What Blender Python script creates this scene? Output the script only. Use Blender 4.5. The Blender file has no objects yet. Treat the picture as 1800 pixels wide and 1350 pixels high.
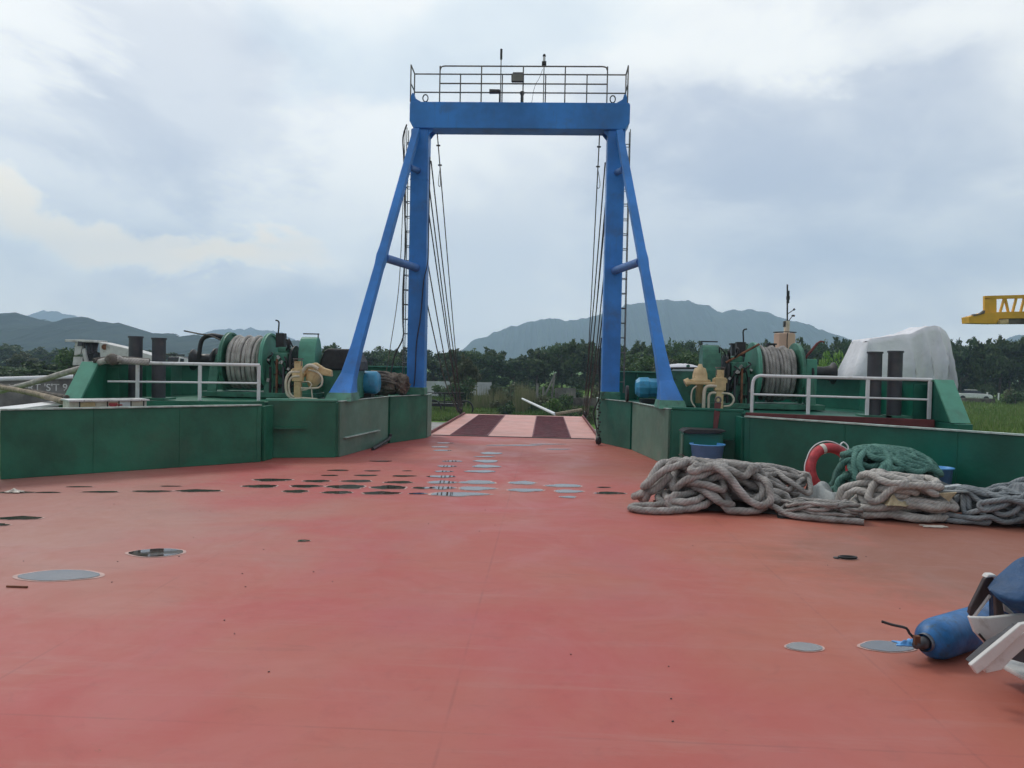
import bpy, math, random
import numpy as np
from mathutils import Vector, Matrix
random.seed(7); rng = np.random.default_rng(7)
SC = bpy.context.scene; COL = SC.collection
# ------------------------------------------------------------------ camera
F, CX, CY = 1350., 900., 675.
YAW, PIT, ROL = math.radians(2.5), math.radians(-1.3), math.radians(1.2)
CAMP = Vector((0.75, 0, 1.7))
RM = (Matrix.Rotation(YAW, 3, 'Z') @ Matrix.Rotation(math.pi/2+PIT, 3, 'X') @ Matrix.Rotation(ROL, 3, 'Z'))
cam = bpy.data.cameras.new('camera'); co = bpy.data.objects.new('camera', cam); COL.objects.link(co)
co.matrix_world = Matrix.Translation(CAMP) @ RM.to_4x4()
cam.sensor_width = 36; cam.lens = 27; cam.clip_end = 20000; cam.clip_start = 0.05
SC.camera = co
def ray(px, py): return RM @ Vector(((px-CX)/F, (CY-py)/F, -1))
def G(px, py, z=0):
    d = ray(px, py); return CAMP + d*((z-CAMP.z)/d.z)
def AY(px, py, y):
    d = ray(px, py); return CAMP + d*(y/d.y)
# ------------------------------------------------------------------ node helpers
def nt_new(m): m.use_nodes = True; n = m.node_tree; n.nodes.clear(); return n
class N:
    def __init__(s, nt): s.t = nt
    def __call__(s, typ, **k):
        n = s.t.nodes.new(typ)
        for a, b in k.items():
            if a == 'i':
                for q, v in b.items():
                    if isinstance(v, bpy.types.NodeSocket): s.t.links.new(v, n.inputs[q])
                    else: n.inputs[q].default_value = v
            else: setattr(n, a, b)
        return n
    def math(s, op, a, b=0.0, c=0.0, clamp=False):
        n = s.t.nodes.new('ShaderNodeMath'); n.operation = op; n.use_clamp = clamp
        for q, v in enumerate((a, b, c)):
            if isinstance(v, bpy.types.NodeSocket): s.t.links.new(v, n.inputs[q])
            else: n.inputs[q].default_value = v
        return n.outputs[0]
    def mix(s, f, a, b, typ='MIX'):
        n = s.t.nodes.new('ShaderNodeMix'); n.data_type = 'RGBA'; n.blend_type = typ
        for q, v in ((0, f), (6, a), (7, b)):
            if isinstance(v, bpy.types.NodeSocket): s.t.links.new(v, n.inputs[q])
            else: n.inputs[q].default_value = v if q == 0 else (*v, 1)
        return n.outputs[2]
    def ramp(s, f, a, b, lo=0., hi=1.):
        n = s.t.nodes.new('ShaderNodeMapRange'); n.interpolation_type = 'SMOOTHSTEP'
        s.t.links.new(f, n.inputs[0])
        for q, v in ((1, a), (2, b), (3, lo), (4, hi)): n.inputs[q].default_value = v
        return n.outputs[0]
    def noise(s, vec, scale, det=4, rough=.55, dist=0., dim='3D'):
        n = s('ShaderNodeTexNoise', i={'Vector': vec, 'Scale': scale, 'Detail': det, 'Roughness': rough, 'Distortion': dist})
        return n.outputs[0]
# ------------------------------------------------------------------ world and sun
SUN_AZ, SUN_EL = math.radians(-42), math.radians(48)      # azimuth from +Y (bow), negative = port
w = bpy.data.worlds.new('World'); SC.world = w; w.use_nodes = True
nt = w.node_tree; nt.nodes.clear(); n = N(nt)
tc = n('ShaderNodeTexCoord'); D = tc.outputs['Generated']
sky = n('ShaderNodeTexSky', sky_type='NISHITA', sun_disc=False, sun_elevation=SUN_EL, sun_rotation=SUN_AZ, air_density=1.3, dust_density=2.5)
sky_s = n.mix(1.0, sky.outputs[0], (.10, .10, .10), 'MULTIPLY')
sp = n('ShaderNodeSeparateXYZ', i={0: D})
zz = n.math('ADD', n.math('MAXIMUM', sp.outputs[2], 0.), .48)
cv = n('ShaderNodeCombineXYZ', i={0: n.math('DIVIDE', sp.outputs[0], zz), 1: n.math('DIVIDE', sp.outputs[1], zz), 2: 3.1})
P2 = cv.outputs[0]
n1 = n.noise(P2, 1.5, 5, .48, .25); n2 = n.noise(P2, 4.6, 6, .55, .35); n3 = n.noise(P2, .7, 2, .5, .2)
cl = n.math('ADD', n.math('MULTIPLY', n1, .55), n.math('ADD', n.math('MULTIPLY', n2, .17), n.math('MULTIPLY', n3, .28)))
wn = n('ShaderNodeTexNoise', i={'Vector': P2, 'Scale': 2.1, 'Detail': 6., 'Roughness': .6, 'Distortion': .3}); wc = n('ShaderNodeSeparateColor', i={0: wn.outputs[1]})
az = n.math('ADD', n.math('ARCTAN2', sp.outputs[0], sp.outputs[1]), n.math('MULTIPLY', n.math('SUBTRACT', wc.outputs[0], .5), .62))
el = n.math('ADD', n.math('ARCSINE', sp.outputs[2]), n.math('MULTIPLY', n.math('SUBTRACT', wc.outputs[1], .5), .34))
def blob(px, py, sa, se, amp):       # a ragged cloud bank or break in the cloud in one quarter of the sky
    d = ray(px, py).normalized(); a0, e0 = math.atan2(d.x, d.y), math.asin(d.z)
    q = n.math('ADD', n.math('POWER', n.math('ABSOLUTE', n.math('DIVIDE', n.math('SUBTRACT', az, a0), sa/1350)), 2.), n.math('POWER', n.math('ABSOLUTE', n.math('DIVIDE', n.math('SUBTRACT', el, e0), se/1350)), 2.))
    return n.math('MULTIPLY', n.ramp(q, 1.5, .15), amp)
tone = n.ramp(cl, .41, .59, -.22, .24)
for b in ((330, 110, 300, 150, -.30), (170, 250, 260, 110, -.16), (1480, 240, 420, 120, -.20), (1650, 440, 330, 80, -.08), (150, 370, 260, 50, .26), (420, 405, 200, 40, .20),
          (920, 430, 360, 220, .20), (60, 40, 130, 70, .24), (800, 60, 260, 70, -.10), (1250, 90, 200, 90, .14), (330, 500, 330, 60, -.09), (1600, 50, 260, 50, .12)):
    tone = n.math('ADD', tone, blob(*b))
t01 = n.ramp(n.math('ADD', tone, .03), -.40, .36)
c1 = n.mix(t01, (.49, .53, .63), (1.04, 1.03, .98))
warm = n.math('ADD', blob(140, 365, 240, 42, .75), blob(410, 405, 170, 34, .65), clamp=True)
c1 = n.mix(warm, c1, (1.25, 1.06, .76))
teal = n.math('ADD', blob(820, 50, 330, 110, .45), blob(560, 570, 500, 70, .2))
c1 = n.mix(teal, c1, (.66, .78, .85))
edge = n.ramp(sp.outputs[1], -.7, .55, .50, 1.0)         # sky dimmed behind the camera to darken the walls facing it
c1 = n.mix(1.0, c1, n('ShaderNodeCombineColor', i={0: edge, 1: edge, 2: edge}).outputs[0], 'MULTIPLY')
hzb = n.math('ADD', n.math('MULTIPLY', n.math('EXPONENT', n.math('MULTIPLY', n.math('MAXIMUM', sp.outputs[2], 0.), -7.)), .50), .98)
c1 = n.mix(1.0, c1, n('ShaderNodeCombineColor', i={0: hzb, 1: hzb, 2: hzb}).outputs[0], 'MULTIPLY')       # paler, brighter band low down
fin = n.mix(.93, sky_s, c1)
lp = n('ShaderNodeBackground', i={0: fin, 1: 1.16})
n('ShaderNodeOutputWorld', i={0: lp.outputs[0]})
sl = bpy.data.lights.new('sun', 'SUN'); sl.energy = 1.15; sl.angle = math.radians(14); sl.color = (1, .95, .87)
so = bpy.data.objects.new('sun', sl); COL.objects.link(so)
sdir = Vector((math.sin(SUN_AZ)*math.cos(SUN_EL), math.cos(SUN_AZ)*math.cos(SUN_EL), math.sin(SUN_EL)))
so.rotation_euler = sdir.to_track_quat('Z', 'Y').to_euler(); so.location = (0, 0, 30)
SC.view_settings.view_transform = 'Standard'; SC.view_settings.look = 'None'
SC.view_settings.exposure = .1; SC.view_settings.gamma = 1
SC.cycles.volume_bounces = 2; SC.cycles.max_bounces = 6; SC.cycles.transparent_max_bounces = 8
# ------------------------------------------------------------------ materials
MATS = {}
def mat(name, col, rough=.5, var=.12, vs=3., metal=0., dirt=None, dirt_amt=0., ds=1.5, bump=.0, bs=40., streak=0., spec=.5, coat=0.):
    """paint / metal / cloth with tone drift, dirt of its own shape, fine bump, vertical streaks"""
    m = bpy.data.materials.new(name); nt = nt_new(m); n = N(nt); MATS[name] = m
    g = n('ShaderNodeNewGeometry'); P = g.outputs['Position']
    a = n.noise(P, vs, 5, .6)
    lo = tuple(c*(1-var*1.6) for c in col); hi = tuple(min(1, c*(1+var*1.3)) for c in col)
    c = n.mix(n.ramp(a, .3, .7), lo, hi)
    if dirt:
        b = n.noise(P, ds, 7, .68, .4); c = n.mix(n.math('MULTIPLY', n.ramp(b, .52, .72), dirt_amt), c, dirt)
    if streak:
        mp = n('ShaderNodeMapping', i={0: P, 3: (9, 9, .7)}); s_ = n.noise(mp.outputs[0], 1.6, 5, .7)
        c = n.mix(n.math('MULTIPLY', n.ramp(s_, .52, .75), streak), c, dirt or (.12, .08, .05))
    r = n.ramp(n.noise(P, vs*2.2, 4, .6), .25, .75, max(.03, rough-.1), min(1, rough+.13))
    bs_ = n('ShaderNodeBsdfPrincipled', i={'Base Color': c, 'Roughness': r, 'Metallic': metal, 'Specular IOR Level': spec, 'Coat Weight': coat})
    if bump:
        bb = n('ShaderNodeBump', i={'Height': n.noise(P, bs, 5, .6), 'Strength': bump, 'Distance': .035}); nt.links.new(bb.outputs[0], bs_.inputs['Normal'])
    n('ShaderNodeOutputMaterial', i={0: bs_.outputs[0]})
    return m
def deck_mat():
    m = bpy.data.materials.new('deck_paint'); nt = nt_new(m); n = N(nt)
    P = n('ShaderNodeNewGeometry').outputs['Position']; s = n('ShaderNodeSeparateXYZ', i={0: P}); X, Y = s.outputs[0], s.outputs[1]
    a = n.noise(P, .45, 4, .55, .3); b = n.noise(P, 2.1, 7, .7, .5); f = n.noise(P, 14, 6, .7)
    c = n.mix(n.ramp(a, .35, .65), (.52, .108, .104), (.51, .150, .118))
    c = n.mix(n.math('MULTIPLY', n.ramp(b, .48, .72), .22), c, (.46, .175, .135))
    c = n.mix(n.math('MULTIPLY', n.ramp(n.math('ADD', X, n.math('MULTIPLY', a, 2.)), 1.2, 4.2), .6), c, (.47, .155, .095))
    dust = n.math('MULTIPLY', n.ramp(n.math('ADD', n.math('ADD', n.math('MULTIPLY', X, -.16), n.math('MULTIPLY', n.math('ABSOLUTE', n.math('SUBTRACT', Y, 7.5)), -.10)), n.math('MULTIPLY', n.math('SUBTRACT', a, .5), 1.3)), .0, .65), .55)
    c = n.mix(dust, c, (.46, .28, .24))
    brn = n.math('MULTIPLY', n.ramp(n.math('ADD', n.math('ADD', n.math('MULTIPLY', n.math('SUBTRACT', X, 2.6), .5), n.math('MULTIPLY', n.math('ABSOLUTE', n.math('SUBTRACT', Y, 7.2)), -.33)), n.math('MULTIPLY', n.math('SUBTRACT', b, .5), 1.5)), -.2, .6), .8)
    c = n.mix(brn, c, (.30, .125, .085))
    c = n.mix(n.math('MULTIPLY', n.ramp(f, .60, .80), .30), c, (.28, .10, .09))
    mp = n('ShaderNodeMapping', i={0: P, 2: (0, 0, .5), 3: (.35, 5.0, 1)}); sw = n.noise(mp.outputs[0], 1.3, 6, .7, .3)
    c = n.mix(n.math('MULTIPLY', n.ramp(sw, .5, .78), .38), c, (.50, .25, .225))
    mp = n('ShaderNodeMapping', i={0: P, 3: (.6, 9.0, 1)}); st = n.noise(mp.outputs[0], 2.3, 5, .7, .2)
    far = n.ramp(Y, 9.5, 12.5)
    c = n.mix(n.math('MULTIPLY', n.math('MULTIPLY', n.ramp(st, .48, .7), far), .5), c, (.40, .12, .09))
    for (px, per, ang, w_) in ((X, 2.4, 0, .012), (Y, 3.1, 0, .012)):       # faint welded plate seams
        q = n.math('ABSOLUTE', n.math('SUBTRACT', n.math('FRACT', n.math('ADD', n.math('DIVIDE', px, per), .37)), .5))
        c = n.mix(n.math('MULTIPLY', n.ramp(q, 0., w_/per*1.2, .30, 0.), n.ramp(b, .35, .6)), c, (.26, .08, .075))
    mp2 = n('ShaderNodeMapping', i={0: P, 2: (0, 0, -.35), 3: (.25, 3.2, 1)}); sc_ = n.noise(mp2.outputs[0], 2.2, 8, .78, 1.2)     # tyre scuffs and drag marks
    c = n.mix(n.math('MULTIPLY', n.math('MULTIPLY', n.ramp(sc_, .56, .70), n.ramp(a, .42, .58)), .35), c, (.27, .095, .085))
    chp = n.noise(P, 9, 8, .75, .6); c = n.mix(n.math('MULTIPLY', n.ramp(chp, .665, .69), .75), c, (.30, .12, .08))   # chipped spots
    v = n('ShaderNodeTexVoronoi', i={'Vector': P, 'Scale': 3.2, 'Randomness': 1.0})
    c = n.mix(n.ramp(v.outputs[0], .004, .014, .7, 0.), c, (.06, .03, .025))  # specks of grit
    r = n.ramp(n.noise(P, 1.1, 6, .65, .6), .3, .72, .42, .70)
    h = n.math('ADD', n.math('MULTIPLY', n.noise(P, .9, 3, .5), 1.2), n.math('MULTIPLY', n.noise(P, 60, 4, .7), .035))
    bp = n('ShaderNodeBump', i={'Height': h, 'Strength': .35, 'Distance': .05})
    c = n.mix(1.0, c, (.88, .90, .88), 'MULTIPLY'); c = n.mix(n.math('MULTIPLY', n.ramp(n.noise(P, 5.5, 6, .72, .8), .50, .74), .20), c, (.24, .075, .07))
    bs_ = n('ShaderNodeBsdfPrincipled', i={'Base Color': c, 'Roughness': r, 'Normal': bp.outputs[0], 'Specular IOR Level': .32})
    n('ShaderNodeOutputMaterial', i={0: bs_.outputs[0]}); MATS['deck'] = m
deck_mat()
def rope_mat(name, col, dark, braid=0):
    m = bpy.data.materials.new(name); nt = nt_new(m); n = N(nt)
    P = n('ShaderNodeNewGeometry').outputs['Position']; U = n('ShaderNodeTexCoord').outputs['UV']
    s = n('ShaderNodeSeparateXYZ', i={0: U})
    ph = n.math('ADD', n.math('MULTIPLY', s.outputs[0], 130.), n.math('MULTIPLY', s.outputs[1], 6.2832*5))
    wv = n.math('SINE', ph)
    c = n.mix(n.ramp(n.noise(P, 5, 5, .65), .3, .7), dark, col)
    c = n.mix(n.math('MULTIPLY', n.ramp(n.noise(P, 55, 4, .7), .5, .75), .5), c, tuple(q*.55 for q in dark))
    c = n.mix(n.ramp(wv, -1, -.2, .35, 0.), c, tuple(q*.5 for q in dark))
    h = n.math('ADD', n.math('MULTIPLY', wv, .35), n.noise(P, 160, 4, .7))
    bp = n('ShaderNodeBump', i={'Height': h, 'Strength': .7, 'Distance': .006})
    bs_ = n('ShaderNodeBsdfPrincipled', i={'Base Color': c, 'Roughness': .9, 'Normal': bp.outputs[0], 'Specular IOR Level': .2})
    n('ShaderNodeOutputMaterial', i={0: bs_.outputs[0]}); MATS[name] = m
rope_mat('rope_grey', (.52, .49, .465), (.24, .225, .21)); rope_mat('rope_pale', (.62, .59, .55), (.36, .335, .31))
rope_mat('rope_dark', (.24, .215, .19), (.09, .08, .07)); rope_mat('rope_green', (.16, .32, .27), (.07, .17, .145))
rope_mat('rope_blue_grey', (.34, .37, .385), (.18, .20, .215)); rope_mat('rope_olive', (.20, .20, .14), (.08, .09, .06))
GRN = (.018, .150, .088)
mat('green', GRN, .45, .2, 1.3, dirt=(.05, .11, .07), dirt_amt=.4, ds=1.1, bump=.5, bs=1.6, streak=.22)
mat('green_grey', (.10, .21, .155), .48, .12, 1.2, dirt=(.16, .21, .17), dirt_amt=.6, ds=2.2, bump=.45, bs=1.8, streak=.35)
mat('green_wall_starboard', (.007, .125, .082), .40, .2, 1.0, dirt=(.02, .08, .055), dirt_amt=.4, ds=1.1, bump=.5, bs=1.6, streak=.2)
mat('green_light', (.10, .33, .235), .45, .12, 2, dirt=(.10, .16, .12), dirt_amt=.35, ds=3)
mat('green_machine', (.055, .20, .135), .45, .2, 4, dirt=(.03, .035, .03), dirt_amt=.8, ds=5)
mat('edge_worn', (.44, .54, .49), .5, .2, 8)
mat('maroon', (.165, .040, .040), .6, .2, 2, dirt=(.25, .13, .11), dirt_amt=.5)
mat('maroon_tread', (.150, .026, .040), .6, .18, 3, dirt=(.28, .10, .10), dirt_amt=.5, ds=2)
mat('ramp_paint', (.63, .30, .25), .5, .08, 1, dirt=(.50, .20, .17), dirt_amt=.5, ds=1)
mat('blue', (.038, .235, .68), .42, .16, .8, dirt=(.07, .14, .30), dirt_amt=.5, ds=1.3, streak=.25, bump=.3, bs=2.)
mat('blue_dark', (.07, .18, .45), .5, .1, 2)
mat('blue_motor', (.05, .33, .56), .35, .15, 3, dirt=(.04, .10, .13), dirt_amt=.5, ds=5)
mat('blue_cylinder', (.012, .125, .34), .42, .3, 5, dirt=(.03, .06, .05), dirt_amt=.9, ds=5, bump=.1, bs=30)
mat('blue_plastic', (.13, .42, .85), .35, .08, 3, spec=.5)
mat('blue_tarp', (.005, .055, .15), .5, .2, 4, bump=.5, bs=12)
mat('black', (.022, .023, .025), .5, .3, 6, dirt=(.06, .05, .04), dirt_amt=.4)
mat('bollard_grey', (.060, .062, .072), .55, .12, 3, dirt=(.11, .09, .08), dirt_amt=.5, ds=4)
mat('white', (.78, .79, .80), .4, .05, 3, dirt=(.45, .40, .34), dirt_amt=.5, ds=6)
mat('rail_grey', (.16, .15, .14), .5, .2, 6, dirt=(.20, .10, .06), dirt_amt=.4, ds=9)
mat('wire', (.030, .028, .026), .6, .3, 10, metal=0.)
mat('cream', (.66, .49, .26), .5, .1, 6, dirt=(.36, .22, .09), dirt_amt=.8, ds=8, bump=.2, bs=20)
mat('cream_pale', (.66, .58, .46), .45, .1, 6, dirt=(.35, .26, .16), dirt_amt=.5, ds=8)
mat('peach', (.70, .47, .35), .5, .05, 1, dirt=(.42, .26, .18), dirt_amt=.4, ds=3)
mat('rope_gap_shade', (.035, .032, .028), .95, .3, 8); mat('brown_net', (.20, .165, .135), .95, .35, 8, bump=.8, bs=30)
mat('canvas', (.80, .80, .84), .8, .05, 2, dirt=(.50, .49, .50), dirt_amt=.55, ds=1.6, bump=1., bs=2.4)
mat('rag', (.42, .44, .43), .9, .12, 6, bump=.5, bs=40)
mat('rag_tan', (.50, .42, .27), .9, .15, 12, bump=.5, bs=60)
mat('red_ring', (.50, .05, .06), .5, .2, 8, dirt=(.30, .05, .05), dirt_amt=.5, ds=12)
mat('tape', (.72, .66, .58), .5, .1, 10)
mat('alu', (.62, .64, .65), .35, .1, 8, metal=.65, dirt=(.3, .3, .3), dirt_amt=.5, ds=10)
mat('alu_dull', (.26, .28, .28), .5, .1, 6, metal=.3)
mat('plastic_white', (.66, .66, .64), .42, .06, 5, dirt=(.35, .32, .28), dirt_amt=.55, ds=9)
mat('plastic_brown', (.055, .040, .040), .45, .15, 5)
mat('yellow', (.78, .42, .035), .45, .08, 1, dirt=(.40, .20, .05), dirt_amt=.5, ds=1.5)
mat('crane_white', (.62, .62, .60), .5, .1, 2, dirt=(.22, .18, .15), dirt_amt=.8, ds=3)
mat('hull_weathered', (.20, .19, .18), .8, .3, .8, dirt=(.36, .33, .28), dirt_amt=.7, ds=1.2)
mat('dry_wood', (.30, .24, .17), .85, .25, 8)
mat('wall_white', (.56, .58, .60), .8, .1, .6, dirt=(.33, .34, .33), dirt_amt=.6, ds=.5)
mat('planks', (.13, .115, .10), .9, .3, 2)
mat('bark', (.11, .09, .07), .95, .3, 2)
mat('glass', (.02, .03, .04), .08, .1, 2)
mat('steel', (.42, .41, .40), .4, .2, 8, metal=.8)
mat('rust', (.20, .085, .045), .8, .3, 8)
mat('rim_dry', (.56, .36, .32), .55, .12, 12)
mat('dark_print', (.03, .03, .03), .6, .1, 2)
mat('hatch_bare', (.33, .33, .34), .5, .2, 8, dirt=(.40, .20, .18), dirt_amt=.6, ds=5)
def puddle_mat():
    m = bpy.data.materials.new('puddle_water'); nt = nt_new(m); n = N(nt)
    P = n('ShaderNodeNewGeometry').outputs['Position']
    c = n.mix(n.ramp(n.noise(P, 3, 4), .3, .7), (.035, .032, .03), (.085, .06, .05))
    bp = n('ShaderNodeBump', i={'Height': n.noise(P, 4, 2), 'Strength': .02, 'Distance': .02})
    b = n('ShaderNodeBsdfPrincipled', i={'Base Color': c, 'Roughness': .03, 'Normal': bp.outputs[0], 'IOR': 3.2, 'Specular IOR Level': .5})
    n('ShaderNodeOutputMaterial', i={0: b.outputs[0]}); MATS['puddle'] = m
puddle_mat()
def foliage(name, a, b, c):
    m = bpy.data.materials.new(name); nt = nt_new(m); n = N(nt)
    P = n('ShaderNodeNewGeometry').outputs['Position']; R = n('ShaderNodeNewGeometry').outputs['Random Per Island']
    k = n.mix(n.ramp(n.noise(P, .45, 3), .35, .65), a, b); k = n.mix(n.ramp(R, .55, 1., 0., .8), k, c)
    d = n('ShaderNodeBsdfPrincipled', i={'Base Color': k, 'Roughness': .6, 'Specular IOR Level': .3})
    t = n('ShaderNodeBsdfTranslucent', i={0: k}); mx = n('ShaderNodeMixShader', i={0: .25, 1: d.outputs[0], 2: t.outputs[0]})
    n('ShaderNodeOutputMaterial', i={0: mx.outputs[0]}); MATS[name] = m
foliage('leaf_dark', (.028, .062, .028), (.048, .098, .038), (.085, .145, .055))
foliage('leaf_mid', (.048, .10, .034), (.078, .145, .046), (.13, .20, .075))
foliage('leaf_olive', (.080, .10, .050), (.12, .14, .075), (.17, .18, .10))
foliage('leaf_lime', (.14, .28, .05), (.19, .34, .07), (.25, .40, .10))
foliage('grass_blade', (.055, .12, .025), (.085, .17, .035), (.15, .19, .07))
foliage('grass_bright', (.10, .18, .04), (.16, .26, .06), (.24, .28, .11))
foliage('reed', (.17, .19, .09), (.24, .23, .13), (.30, .27, .17))
def ground_mat():
    m = bpy.data.materials.new('ground_soil_grass'); nt = nt_new(m); n = N(nt)
    P = n('ShaderNodeNewGeometry').outputs['Position']
    a = n.noise(P, .09, 5, .6); b = n.noise(P, .8, 7, .7)
    c = n.mix(n.ramp(b, .35, .65), (.080, .165, .030), (.125, .22, .045))
    c = n.mix(n.ramp(a, .56, .66), c, (.20, .185, .15))
    b2 = n('ShaderNodeBsdfPrincipled', i={'Base Color': c, 'Roughness': .95, 'Specular IOR Level': .1})
    n('ShaderNodeOutputMaterial', i={0: b2.outputs[0]}); MATS['ground'] = m
    m = bpy.data.materials.new('concrete_apron'); nt = nt_new(m); n = N(nt)
    P = n('ShaderNodeNewGeometry').outputs['Position']
    c = n.mix(n.ramp(n.noise(P, .9, 7, .7), .35, .65), (.20, .20, .19), (.34, .33, .31))
    b2 = n('ShaderNodeBsdfPrincipled', i={'Base Color': c, 'Roughness': .8})
    n('ShaderNodeOutputMaterial', i={0: b2.outputs[0]}); MATS['apron'] = m
    m = bpy.data.materials.new('hill_forest'); nt = nt_new(m); n = N(nt)
    P = n('ShaderNodeNewGeometry').outputs['Position']
    c = n.mix(n.ramp(n.noise(P, .02, 6, .65), .35, .65), (.018, .034, .028), (.040, .060, .045))
    b2 = n('ShaderNodeBsdfPrincipled', i={'Base Color': c, 'Roughness': .95, 'Specular IOR Level': .05})
    n('ShaderNodeOutputMaterial', i={0: b2.outputs[0]}); MATS['hill'] = m
ground_mat()
# ------------------------------------------------------------------ mesh builder
def V(*a): return Vector(a)
class MB:
    def __init__(s): s.v = []; s.f = []; s.sm = []; s.uv = {}
    def add(s, vs, fs, smooth=False, uv=None):
        o = len(s.v); s.v += [tuple(q) for q in vs]
        for k, f in enumerate(fs):
            if uv: s.uv[len(s.f)] = uv[k]
            s.f.append(tuple(i+o for i in f)); s.sm.append(smooth)
        return s
    def box(s, c, d, rot=None):
        c = Vector(c); R = rot or Matrix.Identity(3)
        vs = [c + R @ Vector((x*d[0]/2, y*d[1]/2, z*d[2]/2)) for x in (-1, 1) for y in (-1, 1) for z in (-1, 1)]
        return s.add(vs, [(0, 1, 3, 2), (4, 6, 7, 5), (0, 4, 5, 1), (2, 3, 7, 6), (0, 2, 6, 4), (1, 5, 7, 3)])
    def hull8(s, bot, top):      # two quads
        vs = list(bot)+list(top); return s.add(vs, [(3, 2, 1, 0), (4, 5, 6, 7), (0, 1, 5, 4), (1, 2, 6, 5), (2, 3, 7, 6), (3, 0, 4, 7)])
    def prism(s, pts, vec):      # polygon (3-D points) pushed along vec
        m = len(pts); vec = Vector(vec); a = [Vector(p) for p in pts]; b = [p+vec for p in a]
        return s.add(a+b, [tuple(range(m-1, -1, -1)), tuple(range(m, 2*m))]+[(i, (i+1) % m, m+(i+1) % m, m+i) for i in range(m)])
    def tube(s, path, r, seg=8, closed=False, strands=0, lay=.0, caps=True, rs=None):
        P = [Vector(p) for p in path]; m = len(P); up = Vector((0, 0, 1)); vs = []; L = 0; ls = []
        prev = None
        for i in range(m):
            a = P[i-1] if (i > 0 or closed) else P[i]; b = P[(i+1) % m] if (i < m-1 or closed) else P[i]
            t = (b-a)
            t = t.normalized() if t.length > 1e-9 else Vector((0, 0, 1))
            if prev is None:
                u = t.cross(up)
                if u.length < .05: u = t.cross(Vector((1, 0, 0)))
            else: u = prev - t*prev.dot(t)
            u.normalize(); prev = u; v_ = t.cross(u)
            if i: L += (P[i]-P[i-1]).length
            ls.append(L); rr = rs[i] if rs else r
            for k in range(seg):
                an = 2*math.pi*k/seg
                q = rr*(1+(.20*abs(math.cos(strands/2*(an-L/lay)))-.14) if strands else 1)
                vs.append(P[i] + u*(math.cos(an)*q) + v_*(math.sin(an)*q))
        fs = []; uv = []
        for i in range(m if closed else m-1):
            j = (i+1) % m; l0, l1 = ls[i], ls[j] if j else L+.02
            for k in range(seg):
                k2 = (k+1) % seg; fs.append((i*seg+k, i*seg+k2, j*seg+k2, j*seg+k))
                uv.append(((l0, k/seg), (l0, (k+1)/seg), (l1, (k+1)/seg), (l1, k/seg)))
        s.add(vs, fs, True, uv)
        if caps and not closed:
            s.add(vs[:seg], [tuple(range(seg-1, -1, -1))]); s.add(vs[-seg:], [tuple(range(seg))])
        return s
    def cyl(s, a, b, r, seg=16, r2=None):
        a, b = Vector(a), Vector(b); return s.tube([a, b], r, seg, rs=[r, r if r2 is None else r2])
    def lathe(s, prof, c, axis='Z', seg=28, smooth=True):   # prof (r, h); open profile
        c = Vector(c); ax = {'X': (V(0, 1, 0), V(0, 0, 1), V(1, 0, 0)), 'Y': (V(0, 0, 1), V(1, 0, 0), V(0, 1, 0)), 'Z': (V(1, 0, 0), V(0, 1, 0), V(0, 0, 1))}
        e = ax[axis] if isinstance(axis, str) else axis
        vs = []; m = len(prof)
        for r, h in prof:
            for k in range(seg):
                an = 2*math.pi*k/seg; vs.append(c + e[0]*(r*math.cos(an)) + e[1]*(r*math.sin(an)) + e[2]*h)
        return s.add(vs, [(i*seg+k, i*seg+(k+1) % seg, (i+1)*seg+(k+1) % seg, (i+1)*seg+k) for i in range(m-1) for k in range(seg)], smooth)
    def build(s, name, m, parent=None, bevel=0., smooth=None):
        me = bpy.data.meshes.new(name); off = Vector((0, 0, 0)); o = parent
        while o is not None: off = off + o.location; o = o.parent
        me.from_pydata([(x-off.x, y-off.y, z-off.z) for x, y, z in s.v], [], s.f)
        me.polygons.foreach_set('use_smooth', s.sm if smooth is None else [smooth]*len(s.f))
        if s.uv:
            lay = me.uv_layers.new(name='UVMap').data
            for fi, co_ in s.uv.items():
                p = me.polygons[fi]
                for k, li in enumerate(p.loop_indices): lay[li].uv = co_[k]
        me.materials.append(MATS[m] if isinstance(m, str) else m); me.update()
        o = bpy.data.objects.new(name, me); COL.objects.link(o)
        if parent: o.parent = parent
        if bevel:
            b = o.modifiers.new('bevel', 'BEVEL'); b.width = bevel; b.segments = 2; b.limit_method = 'ANGLE'; b.angle_limit = math.radians(40)
        return o
def tag(o, label=None, cat=None, group=None, kind=None):
    if label: o['label'] = label
    if cat: o['category'] = cat
    if group: o['group'] = group
    if kind: o['kind'] = kind
    return o
def thing(name, loc, label, cat, group=None):
    o = bpy.data.objects.new(name, None); COL.objects.link(o); o.location = loc; return tag(o, label, cat, group)
def copy_tree(o, parent=None):
    c = o.copy(); COL.objects.link(c)
    if parent: c.parent = parent
    for ch in list(o.children): copy_tree(ch, c)
    return c
def smoothpath(pts, step=.03, closed=False):     # Catmull-Rom through points
    P = [Vector(p) for p in pts]; out = []; m = len(P)
    for i in range(m if closed else m-1):
        g = lambda k: P[k % m] if closed else P[max(0, min(m-1, k))]
        p0, p1, p2, p3 = g(i-1), g(i), g(i+1), g(i+2); k = max(2, int((p2-p1).length/step))
        for j in range(k):
            t = j/k; out.append(.5*((2*p1)+(p2-p0)*t+(2*p0-5*p1+4*p2-p3)*t*t+(3*p1-p0-3*p2+p3)*t**3))
    if not closed: out.append(P[-1])
    return out
def mirror(pts, s): return [(p[0]*s,)+tuple(p[1:]) for p in pts]
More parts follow.
